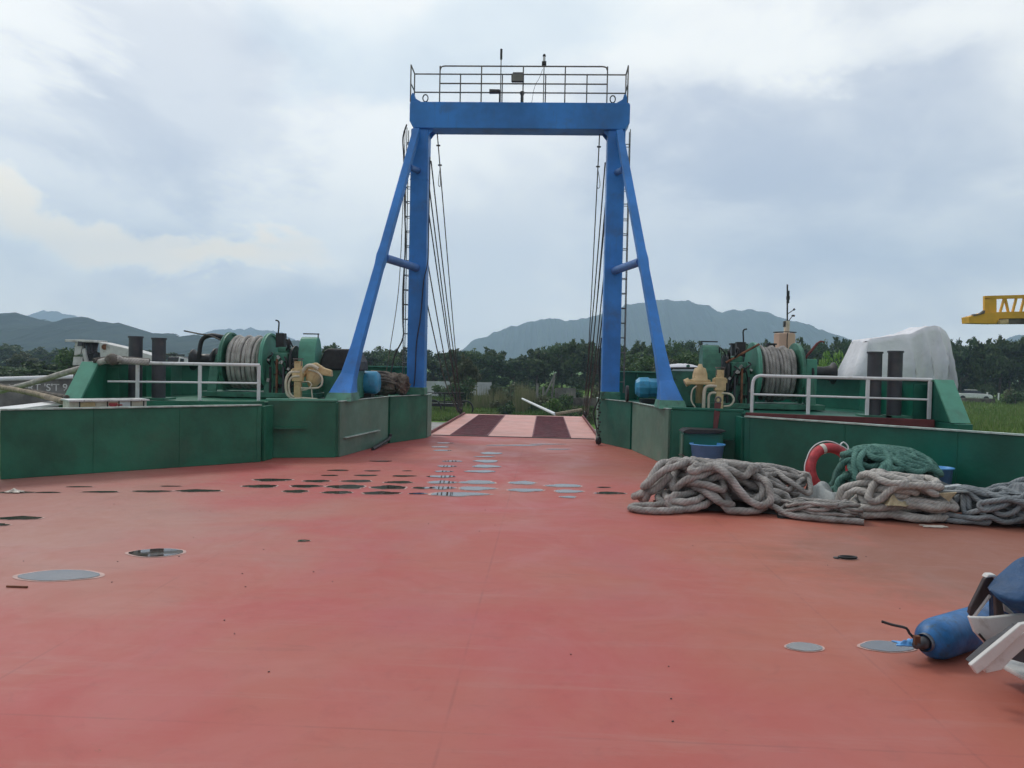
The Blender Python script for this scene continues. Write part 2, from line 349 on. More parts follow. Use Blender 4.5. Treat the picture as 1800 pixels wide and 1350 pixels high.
# ------------------------------------------------------------------ setting: deck, ground, hills
HB = 6.95; HS = 7.45
m = MB(); m.add([(-HB, -14, 0), (HS, -14, 0), (HS, 11.4, 0), (HB, 11.8, 0), (HB, 18.40, 0), (-HB, 18.40, 0)], [(0, 1, 2, 3, 4, 5)])
m.prism([(-HB, -14, -.03), (HS, -14, -.03), (HS, 11.4, -.03), (HB, 11.8, -.03), (HB, 18.40, -.03), (-HB, 18.40, -.03)], (0, 0, -1.35))
tag(m.build('deck', 'deck'), kind='structure')
GZ = -1.6
m = MB(); m.add([(-2780, -880, GZ), (2780, -880, GZ), (2780, 2590, GZ), (-2780, 2590, GZ)], [(0, 1, 2, 3)]); tag(m.build('ground', 'ground'), kind='structure')
m = MB(); m.add([(-26, 19, GZ+.012), (9, 19, GZ+.012), (7, 40, GZ+.012), (-2, 44, GZ+.012), (-26, 43, GZ+.012)], [(0, 1, 2, 3, 4)]); tag(m.build('concrete_apron', 'apron'), kind='structure')
def hill(name, prof, dist, depth, seed, rough):
    r = np.random.default_rng(seed); n_ = 1100; xs = np.array([AY(a, b, dist).x for a, b in prof]); zs = np.array([AY(a, b, dist).z for a, b in prof])
    X = np.linspace(xs[0], xs[-1], n_); Z = np.interp(X, xs, zs)
    k = r.normal(0, 1, n_); k = np.convolve(k, [.25, .5, .25], 'same'); Zb = Z.copy(); Z = Z + k*rough*.3 + .35*np.abs(np.convolve(r.normal(0, 1, n_), np.ones(9)/3, 'same'))*rough*.7
    for _ in range(190):
        q0 = r.integers(0, n_); bw = int(r.uniform(6, 20)); bh = dist/1350*r.uniform(.4, 2.4)*(1.9 if dist < 1000 else 1.0)
        for q1 in range(max(0, q0-bw), min(n_, q0+bw+1)): Z[q1] += bh*max(0, 1-((q1-q0)/bw)**2)*.6
    rows = [(-1., 0.), (-.75, .16), (-.5, .42), (-.25, .74), (-.08, .94), (0., 1.), (.3, .7), (1., 0.)]; vs = []
    for t, h in rows:
        kk = np.convolve(r.normal(0, 1, n_), np.ones(15)/4, 'same')
        for i in range(n_):
            hh = GZ + (max(Z[i], GZ)-GZ)*h
            if h not in (0., 1.): hh += kk[i]*rough*1.6*(h)
            vs.append((X[i], dist+t*depth + (kk[i]*depth*.05 if h not in (0., 1.) else 0), max(hh, GZ-1)))
    fs = [(a*n_+i, a*n_+i+1, (a+1)*n_+i+1, (a+1)*n_+i) for a in range(len(rows)-1) for i in range(n_-1)]
    m = MB(); m.add(vs, fs, False); tag(m.build(name, 'hill'), kind='structure')
hill('wooded_hill', [(-500, 640), (-350, 590), (-200, 562), (0, 557), (35, 557), (60, 568), (100, 567), (125, 573), (140, 567), (165, 567), (190, 573), (215, 575), (240, 584), (262, 591), (290, 596), (310, 595), (340, 599), (400, 602), (470, 600), (530, 606), (560, 620), (600, 634), (650, 641), (700, 644)], 800, 260, 3, 1.1)
hill('distant_hill', [(-60, 600), (0, 575), (40, 561), (70, 552), (100, 550), (140, 561), (200, 576), (260, 598), (300, 606), (325, 600), (345, 592), (370, 584), (400, 581), (440, 580), (480, 583), (510, 596), (545, 616), (575, 640), (600, 645)], 2500, 300, 4, 1.2)
hill('mountain', [(795, 646), (815, 616), (830, 602), (860, 591), (900, 578), (930, 568), (965, 561), (1000, 567), (1030, 561), (1060, 553), (1100, 541), (1130, 534), (1180, 529), (1210, 531), (1240, 541), (1270, 550), (1310, 546), (1350, 553), (1400, 568), (1440, 581), (1500, 600), (1560, 620), (1620, 640), (1700, 662)], 2000, 420, 5, 1.5)
hill('far_ridge', [(1690, 655), (1740, 612), (1765, 598), (1790, 590), (1850, 586), (1950, 592), (2100, 620), (2300, 660)], 2000, 300, 6, 1.0)
m = MB(); m.box((0, 850, 199-2.6), (5600, 3500, 400)); hz = m.build('haze', 'glass')
hm = bpy.data.materials.new('haze_air'); nt = nt_new(hm); n = N(nt)
pv = n('ShaderNodeVolumePrincipled', i={'Color': (.58, .76, 1.0, 1), 'Density': .00050, 'Anisotropy': .2})
n('ShaderNodeOutputMaterial', i={'Volume': pv.outputs[0]}); hz.data.materials[0] = hm; tag(hz, kind='stuff')
# ------------------------------------------------------------------ forecastle platforms
PZ = 1.0
def platform(s):
    side = 'port' if s < 0 else 'starboard'
    root = thing('raised_platform', (s*4.8, 15.5, 0), {'port': 'green raised side platform and bulwark on the left, with pale worn plate edges',
        'starboard': 'green raised side platform and bulwark on the right, with a maroon coaming'}[side], 'ship platform')
    wm = 'green' if s < 0 else 'green_wall_starboard'
    DX = .24 if s > 0 else 0.
    A = [(2.0, 18.40), (2.0, 17.72), (2.6, 16.25), (2.97, 13.66), (4.15, 13.32), (6.62, 12.42), (6.92, 12.42), (6.92, 15.5), (5.9, 18.40)]
    A = [(x+(DX if x > 5 else 0), y) for x, y in A]; A = mirror(A, s); A3 = [(x, y, 0) for x, y in A]
    m = MB(); cx_, cy_ = sum(a[0] for a in A)/len(A), sum(a[1] for a in A)/len(A); mm = [(cx_+(x-cx_)*.996, cy_+(y-cy_)*.996, .01) for x, y in A]
    m.prism(mm, (0, 0, PZ-.03)); m.build('platform_deck', wm, root)
    def wall(p, q, z0, z1, th=.05, name='side_plate', mt=wm, bev=.008, par=root, fx=False):
        p, q = [Vector(((k[0]+(DX if 5 < k[0] and not fx else 0))*s, k[1], 0)) for k in (p, q)]; d = (q-p).normalized(); nn = Vector((-d.y, d.x, 0))
        m = MB(); m.hull8([p+nn*th/2+V(0, 0, z0), q+nn*th/2+V(0, 0, z0), q-nn*th/2+V(0, 0, z0), p-nn*th/2+V(0, 0, z0)],
                          [p+nn*th/2+V(0, 0, z1), q+nn*th/2+V(0, 0, z1), q-nn*th/2+V(0, 0, z1), p-nn*th/2+V(0, 0, z1)])
        return m.build(name, mt, par, bevel=bev)
    wall((2.0, 18.38), (2.0, 17.74), 0, PZ, mt='green_grey'); wall((2.02, 17.70), (2.58, 16.30), 0, PZ)
    wall((2.61, 16.22), (2.96, 13.69), 0, PZ, mt='green_grey')
    wall((3.0, 13.64), (4.12, 13.31), 0, PZ-.0)
    wall((4.18, 13.29), (6.66, 12.40), .02, PZ, name='coaming', mt='maroon' if s > 0 else 'green')
    # plate stiffener lip and worn arrises along the top of the inboard faces
    for (p, q) in (((2.0, 18.3), (2.0, 17.72)), ((2.0, 17.70), (2.58, 16.25)), ((2.6, 16.22), (2.95, 13.68))):
        wall(p, q, PZ+.004, PZ+.016, .075, 'edge_strip', 'edge_worn', 0)
    wall((2.99, 13.64), (4.16, 13.31), PZ+.004, PZ+.05, .09, 'edge_strip', 'green_light' if s < 0 else wm, .01)
    wall((2.655, 15.6), (2.90, 13.85), .33, .345, .09, 'weld_strip', 'edge_worn', 0) if s < 0 else None
    # low screen plate standing a metre aft of the railing
    XE, YE = (6.72, 10.22) if s < 0 else (7.35, 9.62)
    wall((4.05, 12.78), (XE, YE), 0, .95, .06, 'screen_plate', fx=True)
    wall((4.05, 12.76), (XE+.02, YE-.04), .954, .975, .11, 'edge_strip', 'edge_worn', 0, fx=True)
    wall((4.03, 12.84), (4.03, 13.24), 0, .94, .06, 'screen_return')
    wall((3.50, 13.52), (4.0, 13.30), .52, .54, .22, 'ledge', wm, 0)
    pa, pb = V(4.05*s, 12.78, 0), V(XE*s, YE, 0); dn = (pb-pa).normalized(); nn_ = V(dn.y, -dn.x, 0)*(1 if s > 0 else -1); nn_ = nn_ if nn_.y < 0 else -nn_; 
    for f_ in (.02, .36, .69): c_ = pa.lerp(pb, f_)+nn_*.031; MB().cyl(c_, c_+V(0, 0, .95), .006, 5).build('weld_bead', wm, root)
    m = MB(); m.add([(x*s, y, .55) for x, y in ((4.1, 12.75), (XE-.02, YE+.08), (XE, YE+.4), (6.9, 12.40), (6.6, 12.42), (4.2, 13.28))], [tuple(range(6))]); m.build('gutter_floor', 'maroon' if s > 0 else 'green', root)
    # side bulwark running aft
    wall((XE+.02, YE-.04), (XE+.02, -14), 0, .93, .06, 'side_bulwark', fx=True); wall((XE+.02, YE-.12), (XE+.02, -14), .934, .955, .12, 'edge_strip', 'edge_worn', 0, fx=True)
    # outer bulwark, 0.4 m deep box with a raked after end
    m = MB(); B = lambda y, z, x: ((x+DX)*s, y, z)
    m.hull8([B(11.95, .98, 6.68), B(11.95, .98, 6.92), B(15.4, .98, 6.92), B(15.4, .98, 6.68)], [B(12.45, 1.6, 6.68), B(12.45, 1.6, 6.92), B(15.4, 1.6, 6.92), B(15.4, 1.6, 6.68)])
    m.box((s*(6.80+DX), 13.6, .49), (.235, 3.65, .975)); m.build('bulwark', wm, root, bevel=.01)
    m = MB(); m.hull8([B(11.89, .985, 6.66), B(11.89, .985, 6.95), B(11.94, .985, 6.95), B(11.94, .985, 6.66)], [B(12.43, 1.635, 6.66), B(12.43, 1.635, 6.95), B(12.49, 1.635, 6.95), B(12.49, 1.635, 6.66)])
    m.build('raked_end', 'green_light', root, bevel=.006)  # lighter green puts the sky light on this slope into the colour
    wall((6.80, 15.4), (5.75, 18.3), .98, 1.6, .12, 'bulwark', wm); wall((5.7, 18.3), (2.15, 18.3), .98, 1.62, .1, 'bulwark', wm)
    wall((6.80, 12.5), (6.80, 15.35), 1.604, 1.63, .32, 'cap_rail', 'green_light', 0); wall((6.7, 15.4), (5.75, 18.25), 1.604, 1.63, .22, 'cap_rail', 'green_light', 0)
    wall((5.72, 18.3), (2.3, 18.3), 1.624, 1.65, .26, 'cap_rail', 'green_light', 0)
    for y in (12.7, 13.6, 14.5): wall((6.46, y), (6.68, y), .99, 1.55, .03, 'bulwark_bracket', wm, 0)
    for x in (2.9, 3.8, 4.7): wall((x, 18.05), (x, 18.24), .99, 1.58, .03, 'bulwark_bracket', wm, 0)
    # hull skin below
    wall((6.93, 18.3), (6.93, -14), -1.4, -.04, .04, 'hull_side', wm, 0)
    return root
platL, platR = platform(-1), platform(1)
# maroon hawse slot etc. ------------------------------------------------ ramp
rt = thing('bow_ramp', (0, 18.45, 0), 'pink painted bow ramp lowered flat beyond the deck, with two dark red tread strips', 'ramp')
m = MB(); m.box((0, 22.75, -.06), (4.1, 8.5, .12)); m.build('ramp_plate', 'ramp_paint', rt, bevel=.01)
for x0, x1 in ((-1.55, -.62), (.45, 1.40)):
    m = MB(); m.box(((x0+x1)/2, 22.6, .006), (x1-x0, 7.9, .010)); 
    for k in range(26): m.box(((x0+x1)/2, 18.8+k*.30, .017), (x1-x0-.06, .035, .014))
    m.build('tread_strip', 'maroon_tread', rt)
for x in (-2.07, 2.07): MB().box((x, 22.7, -.07), (.04, 8.4, .26)).build('side_flange', 'maroon', rt)
m = MB(); m.cyl((-1.95, 18.43, -.03), (1.95, 18.43, -.03), .05, 10); m.build('hinge_bar', 'black', rt)
for s in (-1, 1):
    m = MB(); m.box((s*2.12, 26.1, .08), (.05, .35, .30)); m.cyl((s*2.06, 26.1, .15), (s*2.2, 26.1, .15), .07, 12); m.build('lifting_eye', 'black', rt)
# ------------------------------------------------------------------ gantry
gt = thing('gantry', (0, 17.6, PZ), 'tall blue steel gantry standing over the bow ramp with a railed walkway on top', 'gantry')
for s in (-1, 1):
    m = MB(); m.box((s*2.22, 17.6, 4.06), (.40, .42, 5.98)); col = m.build('column', 'blue', gt, bevel=.03)
    MB().box((s*2.22, 17.6, PZ+.09), (.44, .46, .18)).build('column_foot', 'green_machine', col, bevel=.02)
    m = MB()
    for z in (2.6, 4.35, 5.9): MB().box((s*2.22, 17.6, z), (.408, .428, .014)).build('weld_seam', 'blue', col)
    for y_ in (17.42, 17.74): MB().prism([(s*2.02, y_, 7.05), (s*1.90, y_, 7.05), (s*2.02, y_, 6.90)], (0, .02, 0)).build('gusset', 'blue', col)
    # raking brace
    top = V(s*2.26, 17.25, 6.95); bot = V(s*3.05, 14.25, PZ); d = (top-bot)
    ax = d.normalized(); sx = V(1, 0, 0); sx = (sx-ax*sx.dot(ax)).normalized(); sy = ax.cross(sx)
    def ring(t, wx, wy, ox=0): c = bot+d*t + sx*ox; return [c-sx*wx-sy*wy, c+sx*wx-sy*wy, c+sx*wx+sy*wy, c-sx*wx+sy*wy]
    HR = lambda z, wx, wy, ox=0, oy=0: [V(bot.x+ox-wx, bot.y+oy-wy, z), V(bot.x+ox+wx, bot.y+oy-wy, z), V(bot.x+ox+wx, bot.y+oy+wy, z), V(bot.x+ox-wx, bot.y+oy+wy, z)]
    secs = [HR(PZ+.002, .24, .34), HR(PZ+.16, .205, .25, -s*.0, .06), ring(.075, .13, .14), ring(.17, .100, .11), ring(.45, .085, .10), ring(.485, .102, .10), ring(.52, .085, .10), ring(1., .075, .09)]
    vs = [p for r_ in secs for p in r_]; fs = [(i*4+k, i*4+(k+1) % 4, i*4+4+(k+1) % 4, i*4+4+k) for i in range(len(secs)-1) for k in range(4)]+[(3, 2, 1, 0), tuple(len(vs)-4+k for k in range(4))]
    br = MB().add(vs, fs).build('raking_brace', 'blue', gt, bevel=.015)
    f0 = HR(PZ, .25, .35); f1 = HR(PZ+.15, .22, .262, 0, .055)
    MB().add([p for p in f0+f1], [(0, 1, 5, 4), (1, 2, 6, 5), (2, 3, 7, 6), (3, 0, 4, 7)]).build('brace_foot', 'green_machine', br)
    for z, t in ((4.02, .485), (6.10, .845)):
        c = bot+d*t; m = MB(); m.cyl(c+V(-s*.05, .06, 0), (s*2.24, 17.42, z-.12 if z < 5 else z+.0), .088 if z < 5 else .07, 14); m.build('strut', 'blue_dark', gt)
# crossbeam with chamfered ends
prof = [(-2.45, 7.20), (-2.36, 7.04), (2.40, 7.04), (2.50, 7.20), (2.50, 7.58), (2.48, 7.63), (-2.43, 7.63), (-2.45, 7.58)]
m = MB(); m.prism([(x, 17.34, z) for x, z in prof], (0, .5, 0)); m.build('crossbeam', 'blue', gt, bevel=.015)
for s in (-1, 1):
    m = MB(); m.prism([(s*x, 17.36, z) for x, z in ((2.43, 7.634), (2.43, 7.75), (2.40, 7.83), (2.36, 7.82), (2.33, 7.71), (2.20, 7.634))], (0, .2, 0)); hs = m.build('sheave_housing', 'blue', gt)
    m = MB(); m.tube([V(s*2.12, 17.5, 7.76)+V(math.cos(a)*.06, 0, math.sin(a)*.08) for a in np.linspace(0, 6.28, 14)], .014, 6); m.cyl((s*2.0, 17.5, 7.655), (s*1.7, 17.5, 7.655), .02, 6); m.build('shackle', 'black', hs)
# walkway railing
m = MB()
def bar(a, b, r=.016, mm=None): (mm or m).cyl(a, b, r, 6)
zt = 8.44; yf, yb = 17.38, 17.86
X_ = lambda px: AY(px, 150, yf).x
xs = [-1.78, -.84, .10, 1.04, 1.98]
for x in xs: bar((x, yf, 7.63), (x, yf, zt))
m.tube(smoothpath([(xs[0], yf, zt-.10), (xs[0]+.03, yf, zt-.02), (xs[0]+.12, yf, zt)], .03), .016, 6); bar((xs[0]+.1, yf, zt), (xs[-1]-.1, yf, zt)); bar((xs[0], yf, 8.05), (xs[-1], yf, 8.05))
m.tube(smoothpath([(xs[-1], yf, zt-.10), (xs[-1]-.03, yf, zt-.02), (xs[-1]-.12, yf, zt)], .03), .016, 6)
for s in (-1, 1):
    bar((s*2.44, yf, 7.63), (s*2.44, yf, zt+.02)); bar((s*2.44, yb, 7.63), (s*2.44, yb, zt)); bar((s*2.44, yf, zt+.02), (s*2.44, yb, zt)); bar((s*2.44, yf, 8.05), (s*2.44, yb, 8.05))
bar((-2.44, yb, zt), (2.44, yb, zt)); bar((-2.44, yb, 8.02), (2.44, yb, 8.02))
for x in (-1.37, -.4, .6, 1.55): bar((x, yb, 7.63), (x, yb, zt))
m.build('walkway_railing', 'rail_grey', gt)
for s in (-1, 1):
    m = MB(); x0, x1 = s*2.42, s*2.535
    for yy in (17.52, 17.74):
        m.cyl((x1, yy, 1.15), (x1, yy, 7.1), .011, 6)
    z = 1.4
    while z < 6.9:
        m.cyl((x0, 17.52, z), (x1, 17.52, z), .011, 5); m.cyl((x0, 17.74, z), (x1, 17.74, z), .009, 5); m.cyl((x1, 17.52, z), (x1, 17.74, z), .011, 5); z += .335
    m.build('ladder', 'rail_grey', gt)
# things on the gantry
t = thing('floodlight', (.02, 17.36, 7.63), 'dark grey box floodlight clamped high on the gantry railing', 'floodlight')
m = MB(); m.box((-.02, 17.28, 8.14), (.28, .16, .18), Matrix.Rotation(.25, 3, 'X')); m.build('lamp_housing', 'bollard_grey', t, bevel=.015); MB().box((-.02, 17.30, 8.245), (.22, .10, .03)).build('bracket', 'rail_grey', t)
MB().box((-.02, 17.192, 8.12), (.24, .006, .14), Matrix.Rotation(.25, 3, 'X')).build('lens', 'alu_dull', t)
t = thing('horn', (-.55, 17.5, 7.63), 'dark horizontal horn loudspeaker on the gantry beam under the whip antenna', 'horn')
m = MB(); m.cyl((-.66, 17.45, 7.90), (-.43, 17.45, 7.90), .055, 12, .05); m.build('horn_barrel', 'bollard_grey', t); MB().cyl((-.43, 17.45, 7.635), (-.43, 17.45, 7.93), .015, 6).build('stem', 'black', t)
t = thing('whip_antenna', (-.41, 17.45, 7.63), 'thin whip antenna with a thick black tip above the gantry walkway', 'antenna')
MB().cyl((-.41, 17.45, 7.635), (-.41, 17.45, 8.62), .012, 6).build('mast', 'rail_grey', t); MB().cyl((-.41, 17.45, 8.62), (-.41, 17.45, 8.85), .026, 8).build('tip', 'black', t)
t = thing('signal_lamp', (.56, 17.45, 7.63), 'small signal lamp on a thin pole above the gantry walkway, right of the whip antenna', 'lamp')
MB().cyl((.56, 17.45, 7.635), (.56, 17.45, 8.5), .012, 6).build('pole', 'rail_grey', t)
MB().box((.56, 17.45, 8.53), (.10, .1, .07)).build('base', 'black', t); MB().cyl((.56, 17.45, 8.57), (.56, 17.45, 8.68), .03, 10).build('lens', 'white', t); MB().lathe([(.0, 8.75), (.03, 8.73), (.036, 8.685), (0, 8.684)], (.56, 17.45, 0), 'Z', 12).build('cap', 'black', t)
t = MB(); t.lathe([(.0, 7.90), (.05, 7.90), (.055, 7.86), (.035, 7.82), (.035, 7.635)], (.08, 17.45, 0), 'Z', 12); tag(t.build('bulkhead_lamp', 'bollard_grey'), 'small round deck lamp sitting on the middle of the gantry beam', 'lamp')
m = MB(); m.tube(smoothpath([(.53, 17.44, 8.4), (.46, 17.43, 8.2), (.36, 17.42, 8.0), (.30, 17.42, 7.64)], .05), .005, 5); tag(m.build('lamp_cable', 'wire'), 'thin black cable slanting down from the signal lamp to the beam', 'cable')
# hoist wires
for s, lab in ((-1, 'black steel hoist wire from the left gantry column down to the ramp end'), (1, 'black steel hoist wire from the right gantry column down to the ramp end')):
    nm = 'hoist wires left of the ramp' if s < 0 else 'hoist wires right of the ramp'
    for k, (x0, z0, x1, y1) in enumerate(((2.02, 7.0, 2.12, 26.1), (2.06, 6.0, 2.16, 26.0), (2.03, 5.2, 2.10, 25.7), (2.06, 4.2, 2.2, 25.8), (2.0, 6.4, 2.04, 25.9), (2.05, 3.2, 2.14, 25.4))):
        a = V(s*x0, 17.72, z0); 
        if k == 0: a = V(s*1.85, 17.6, 7.0)
        b = V(s*x1, y1, .15); mid = (a+b)/2 + V(0, 0, -.10-.06*k)
        m = MB(); m.tube(smoothpath([a, mid, b], .8), .015 if k else .013, 6)
        if k == 0:
            for q in (.03, .08): c = a.lerp(b, q); m.box(c, (.09, .03, .03))
            m.tube(smoothpath([a.lerp(b, .085), a.lerp(b, .12)+V(-.07*-s, 0, -.08), a.lerp(b, .10)+V(.0, 0, -.30), a.lerp(b, .085)], .05), .008, 5)
        tag(m.build('hoist_wire', 'wire'), ('left' if s < 0 else 'right')+' black hoist wire to the ramp end, '+('running from the beam underside', 'leaving the column a metre below the beam', 'leaving the column two metres below the beam', 'leaving the column at brace strut height', 'leaving the column just under the beam', 'leaving the column lowest of all')[k], 'wire rope', nm)
tk = lambda x, y, z: V(x, y, z)
m = MB(); m.tube(smoothpath([(-2.50, 17.3, 7.1), (-2.58, 17.3, 6.8), (-2.56, 17.35, 6.3), (-2.53, 17.4, 5.2), (-2.50, 17.4, 4.4), (-2.54, 17.4, 3.4), (-2.52, 17.35, 2.7), (-2.50, 17.3, 2.3), (-2.66, 17.2, 1.9), (-2.72, 17.1, 1.5), (-2.78, 17.0, 1.15)], .1), .018, 6)
tag(m.build('power_cable', 'wire'), 'slack black cable wandering down beside the left gantry ladder', 'cable')
m = MB(); m.tube(smoothpath([(-2.54, 17.34, 7.0), (-2.57, 17.34, 5), (-2.62, 17.3, 3.4), (-2.76, 17.25, 2.2), (-2.84, 17.1, 1.5), (-2.98, 16.9, 1.25)], .1), .009, 6)
tag(m.build('thin_line', 'rope_dark'), 'thin taut line outboard of the left gantry ladder', 'line')
m = MB(); m.tube(smoothpath([(-1.97, 17.38, 6.4), (-1.96, 17.3, 4.6), (-1.97, 17.3, 4.0), (-2.06, 17.36, 3.6), (-2.12, 17.37, 2.8), (-2.2, 17.37, 2.2), (-2.22, 17.36, 1.5), (-2.24, 17.36, 1.2)], .1), .012, 6)
tag(m.build('electric_cable', 'wire'), 'black electric cable draped across the face of the left blue column', 'cable')
m = MB(); m.tube(smoothpath([(2.0, 17.62, 2.4), (1.96, 17.6, 1.8), (1.98, 17.5, 1.1), (1.86, 17.5, .7), (1.92, 17.4, .35), (1.95, 17.1, .1)], .05), .016, 6)
ck = thing('hook_chain', (1.95, 17.1, 0), 'black hook block hanging on a wire beside the right platform corner at deck level', 'hook')
m.build('wire', 'wire', ck); m = MB(); m.lathe([(0, .2), (.05, .17), (.07, .1), (.055, .03), (0, .006)], (1.95, 17.05, 0), 'Z', 12); m.build('hook_block', 'black', ck)
m = MB()
for k in range(11): c = V(1.96+.03*math.sin(k*2.1), 17.12+k*.03, .22+k*.07); m.lathe([(.012, -.02), (.03, 0), (.012, .02)], c, 'Z', 8)
m.build('chain', 'black', ck)
# ------------------------------------------------------------------ white railings on the platform edges
def railing(s):
    rt_ = thing('guard_railing', (s*4.3, 13.2, PZ), 'white tubular railing along the left platform edge, top bar meeting the raked green plate' if s < 0 else 'white tubular railing along the right platform above the maroon coaming, rounded inboard corner', 'railing')
    zt, zm = 1.63, 1.31; e0 = V(s*4.30, 13.36, 0); e1 = V(-6.60, 12.52, 0) if s < 0 else V(6.90, 12.52, 0)
    L = lambda t, z: e0.lerp(e1, t)+V(0, 0, z)
    m = MB()
    if s > 0: m.tube(smoothpath([L(0, PZ), L(.0, PZ+.25), L(.005, zt-.09), L(.04, zt), L(.12, zt), L(.5, zt), L(1, zt)], .04), .028, 8)
    else: m.tube([L(0, zt), L(1.0, zt)], .028, 8)
    m.build('top_bar', 'white', rt_)
    m = MB(); m.tube([L(.0, zm), L(.985, zm)], .018, 8); m.build('middle_bar', 'white', rt_)
    for t in ([0.005, .40, .80] if s < 0 else [.33, .66, .99]):
        m = MB(); m.box(L(t, (PZ+zt)/2), (.055, .04, zt-PZ)); m.build('post', 'white', rt_, bevel=.006)
railing(-1); railing(1)
# ------------------------------------------------------------------ bollards
def bollards(s, lab):
    for k, px in enumerate(((238, 279) if s < 0 else (1573, 1537))):
        p = AY(px, 660, 13.1 if s < 0 else 12.9); zt = 2.09 - (0.02 if k else 0)
        t = thing('bollard', (p.x, p.y, PZ), lab[k], 'bollard', 'mooring bollards behind the railings')
        m = MB(); m.lathe([(.112, PZ), (.112, zt-.03)], (p.x, p.y, 0), 'Z', 28); m.build('post', 'bollard_grey', t)
        m = MB(); m.lathe([(.112, zt-.03), (.126, zt-.03), (.126, zt), (0, zt+.002)], (p.x, p.y, 0), 'Z', 28, False); m.build('cap', 'bollard_grey', t)
        MB().box((p.x, p.y, PZ+.015), (.42, .42, .03)).build('base_plate', 'green_machine', t)
bollards(-1, ('dark grey round bollard post left of its twin, before the white crane boom', 'dark grey bollard post at the right-hand end of the white crane boom'))
bollards(1, ('dark grey bollard before the white tarpaulin, the one farther from the winch', 'dark grey bollard before the white tarpaulin, the one nearer the winch'))
# ------------------------------------------------------------------ winches
def winch(s):
    Y0 = 15.0; X0 = s*5.12; b = V(X0, Y0, PZ)
    lab = 'green rope winch on the left platform, drum wound with pale grey hawser' if s < 0 else 'green rope winch on the right platform, drum wound with darker grey hawser'
    t = thing('mooring_winch', b, lab, 'winch'); u = lambda a, y, z: V(X0+s*a, Y0+y, PZ+z); zc = .70
    for a in (.40, -.40):
        m = MB(); c = u(a, 0, zc); m.lathe([(0, -.02), (.56, -.02), (.57, 0), (.56, .02), (0, .02)], c, 'X', 48, False); m.lathe([(.52, .022), (.52, .05), (.56, .05), (.56, .022)], c, 'X', 48, False)
        m.build('drum_flange', 'green_light' if a < 0 else 'green_machine', t)
    m = MB(); m.cyl(u(-.38, 0, zc), u(.38, 0, zc), .22, 24); m.build('drum_core', 'green_machine', t)
    path = []; r = random.Random(5 if s < 0 else 9)
    for lay, (rr, n_) in enumerate(((.33, 10), (.40, 10), (.46, 8))):
        for k in range(n_*26):
            q = k/(n_*26); an = 2*math.pi*k/26; xx = (-.34+.68*q)*(1 if lay % 2 == 0 else -1)*(.97 if lay < 2 else .8)
            sag = .05*max(0, -math.sin(an))
            path.append(u(xx+.012*math.sin(an*1.3+lay), math.cos(an)*(rr+.02*math.sin(q*17+s)), zc-sag+math.sin(an)*(rr+.022*math.sin(q*17+s))))
    m = MB(); m.tube(path, .036, 7, strands=3, lay=.05); m.build('hawser_coil', 'rope_pale' if s < 0 else 'rope_grey', t)
    m = MB(); m.cyl(u(-1.3, 0, zc), u(1.15, 0, zc), .05, 12); m.build('shaft', 'black', t)
    for a in (.60, -.52):     # A-frame bearing supports
        m = MB(); m.prism([u(a-.03, -.42, 0), u(a-.03, -.28, 0), u(a-.03, -.02, zc-.15), u(a-.03, .28, 0), u(a-.03, .42, 0), u(a-.03, .12, zc+.12), u(a-.03, -.12, zc+.12)], V(s*.07, 0, 0)); m.box(u(a, -.30, .33), (.18, .06, .66), Matrix.Rotation(-.25, 3, 'X'))
        m.build('bearing_frame', 'green_machine', t, bevel=.006)
    m = MB(); m.lathe([(.0, .66), (.24, .66), (.24, .70), (.13, .78), (.12, .95), (.15, 1.08), (.21, 1.12), (.21, 1.15), (0, 1.15)] if s > 0 else [(.0, -.66), (.24, -.66), (.24, -.70), (.13, -.78), (.12, -.95), (.15, -1.08), (.21, -1.12), (.21, -1.15), (0, -1.15)], V(X0, Y0, PZ+zc), 'X', 28); m.build('warping_head', 'black', t)
    gb = MB(); gb.box(u(-.72, 0, .45), (.30, .62, .86)); gb.box(u(-.74, -.05, .93), (.22, .34, .12)); gbo = gb.build('gearbox', 'green_machine', t, bevel=.03)
    m = MB(); 
    for y in (-.2, 0, .2):
        for z in (.2, .45, .7): m.cyl(u(-.72, -.315, z)+V(y*.5, 0, 0), u(-.72, -.335, z)+V(y*.5, 0, 0), .018, 6)
    m.build('bolt_heads', 'black', gbo)
    m = MB(); m.lathe([(0, -.02), (.34, -.02), (.34, .02), (0, .02)], u(-.93, -.05, .68), 'X', 36, False); m.build('brake_disc', 'black', t)
    m = MB(); m.box(u(-.66, -.1, 1.12), (.16, .16, .28)); m.cyl(u(-.60, -.1, 1.25), u(-.62, -.12, 1.46), .016, 6); m.tube(smoothpath([u(-.62, -.12, 1.46), u(-.60, -.12, 1.50), u(-.55, -.12, 1.51)], .03), .016, 6); m.build('control_lever', 'black', t)
    # curved guard over the gearwheel
    n_ = 16; pts = []
    for k in range(n_+1):
        an = math.pi*(k/n_)*1.15-.2
        pts.append((-math.cos(an)*.24, .70+math.sin(an)*.50))
    pts = [(-.235, .3)]+pts+[(.23, .3)]
    m = MB(); m.prism([u(-1.38, y, z) for y, z in pts], V(s*.34, 0, 0)); gu = m.build('gear_guard', 'green_light' if s < 0 else 'green_machine', t, bevel=.015)
    m = MB(); m.cyl(u(-1.40, -.05, 1.26), u(-1.08, -.05, 1.26), .014, 6); m.cyl(u(-1.38, -.05, 1.19), u(-1.38, -.05, 1.26), .012, 6); m.build('grab_handle', 'black', gu)
    m = MB(); m.box(u(-1.2, 0, .15), (.34, .8, .29)); m.box(u(-.3, 0, .05), (2.3, .9, .10)); m.build('bed_frame', 'green_machine', t, bevel=.01)
    r = random.Random(3)
    m = MB()
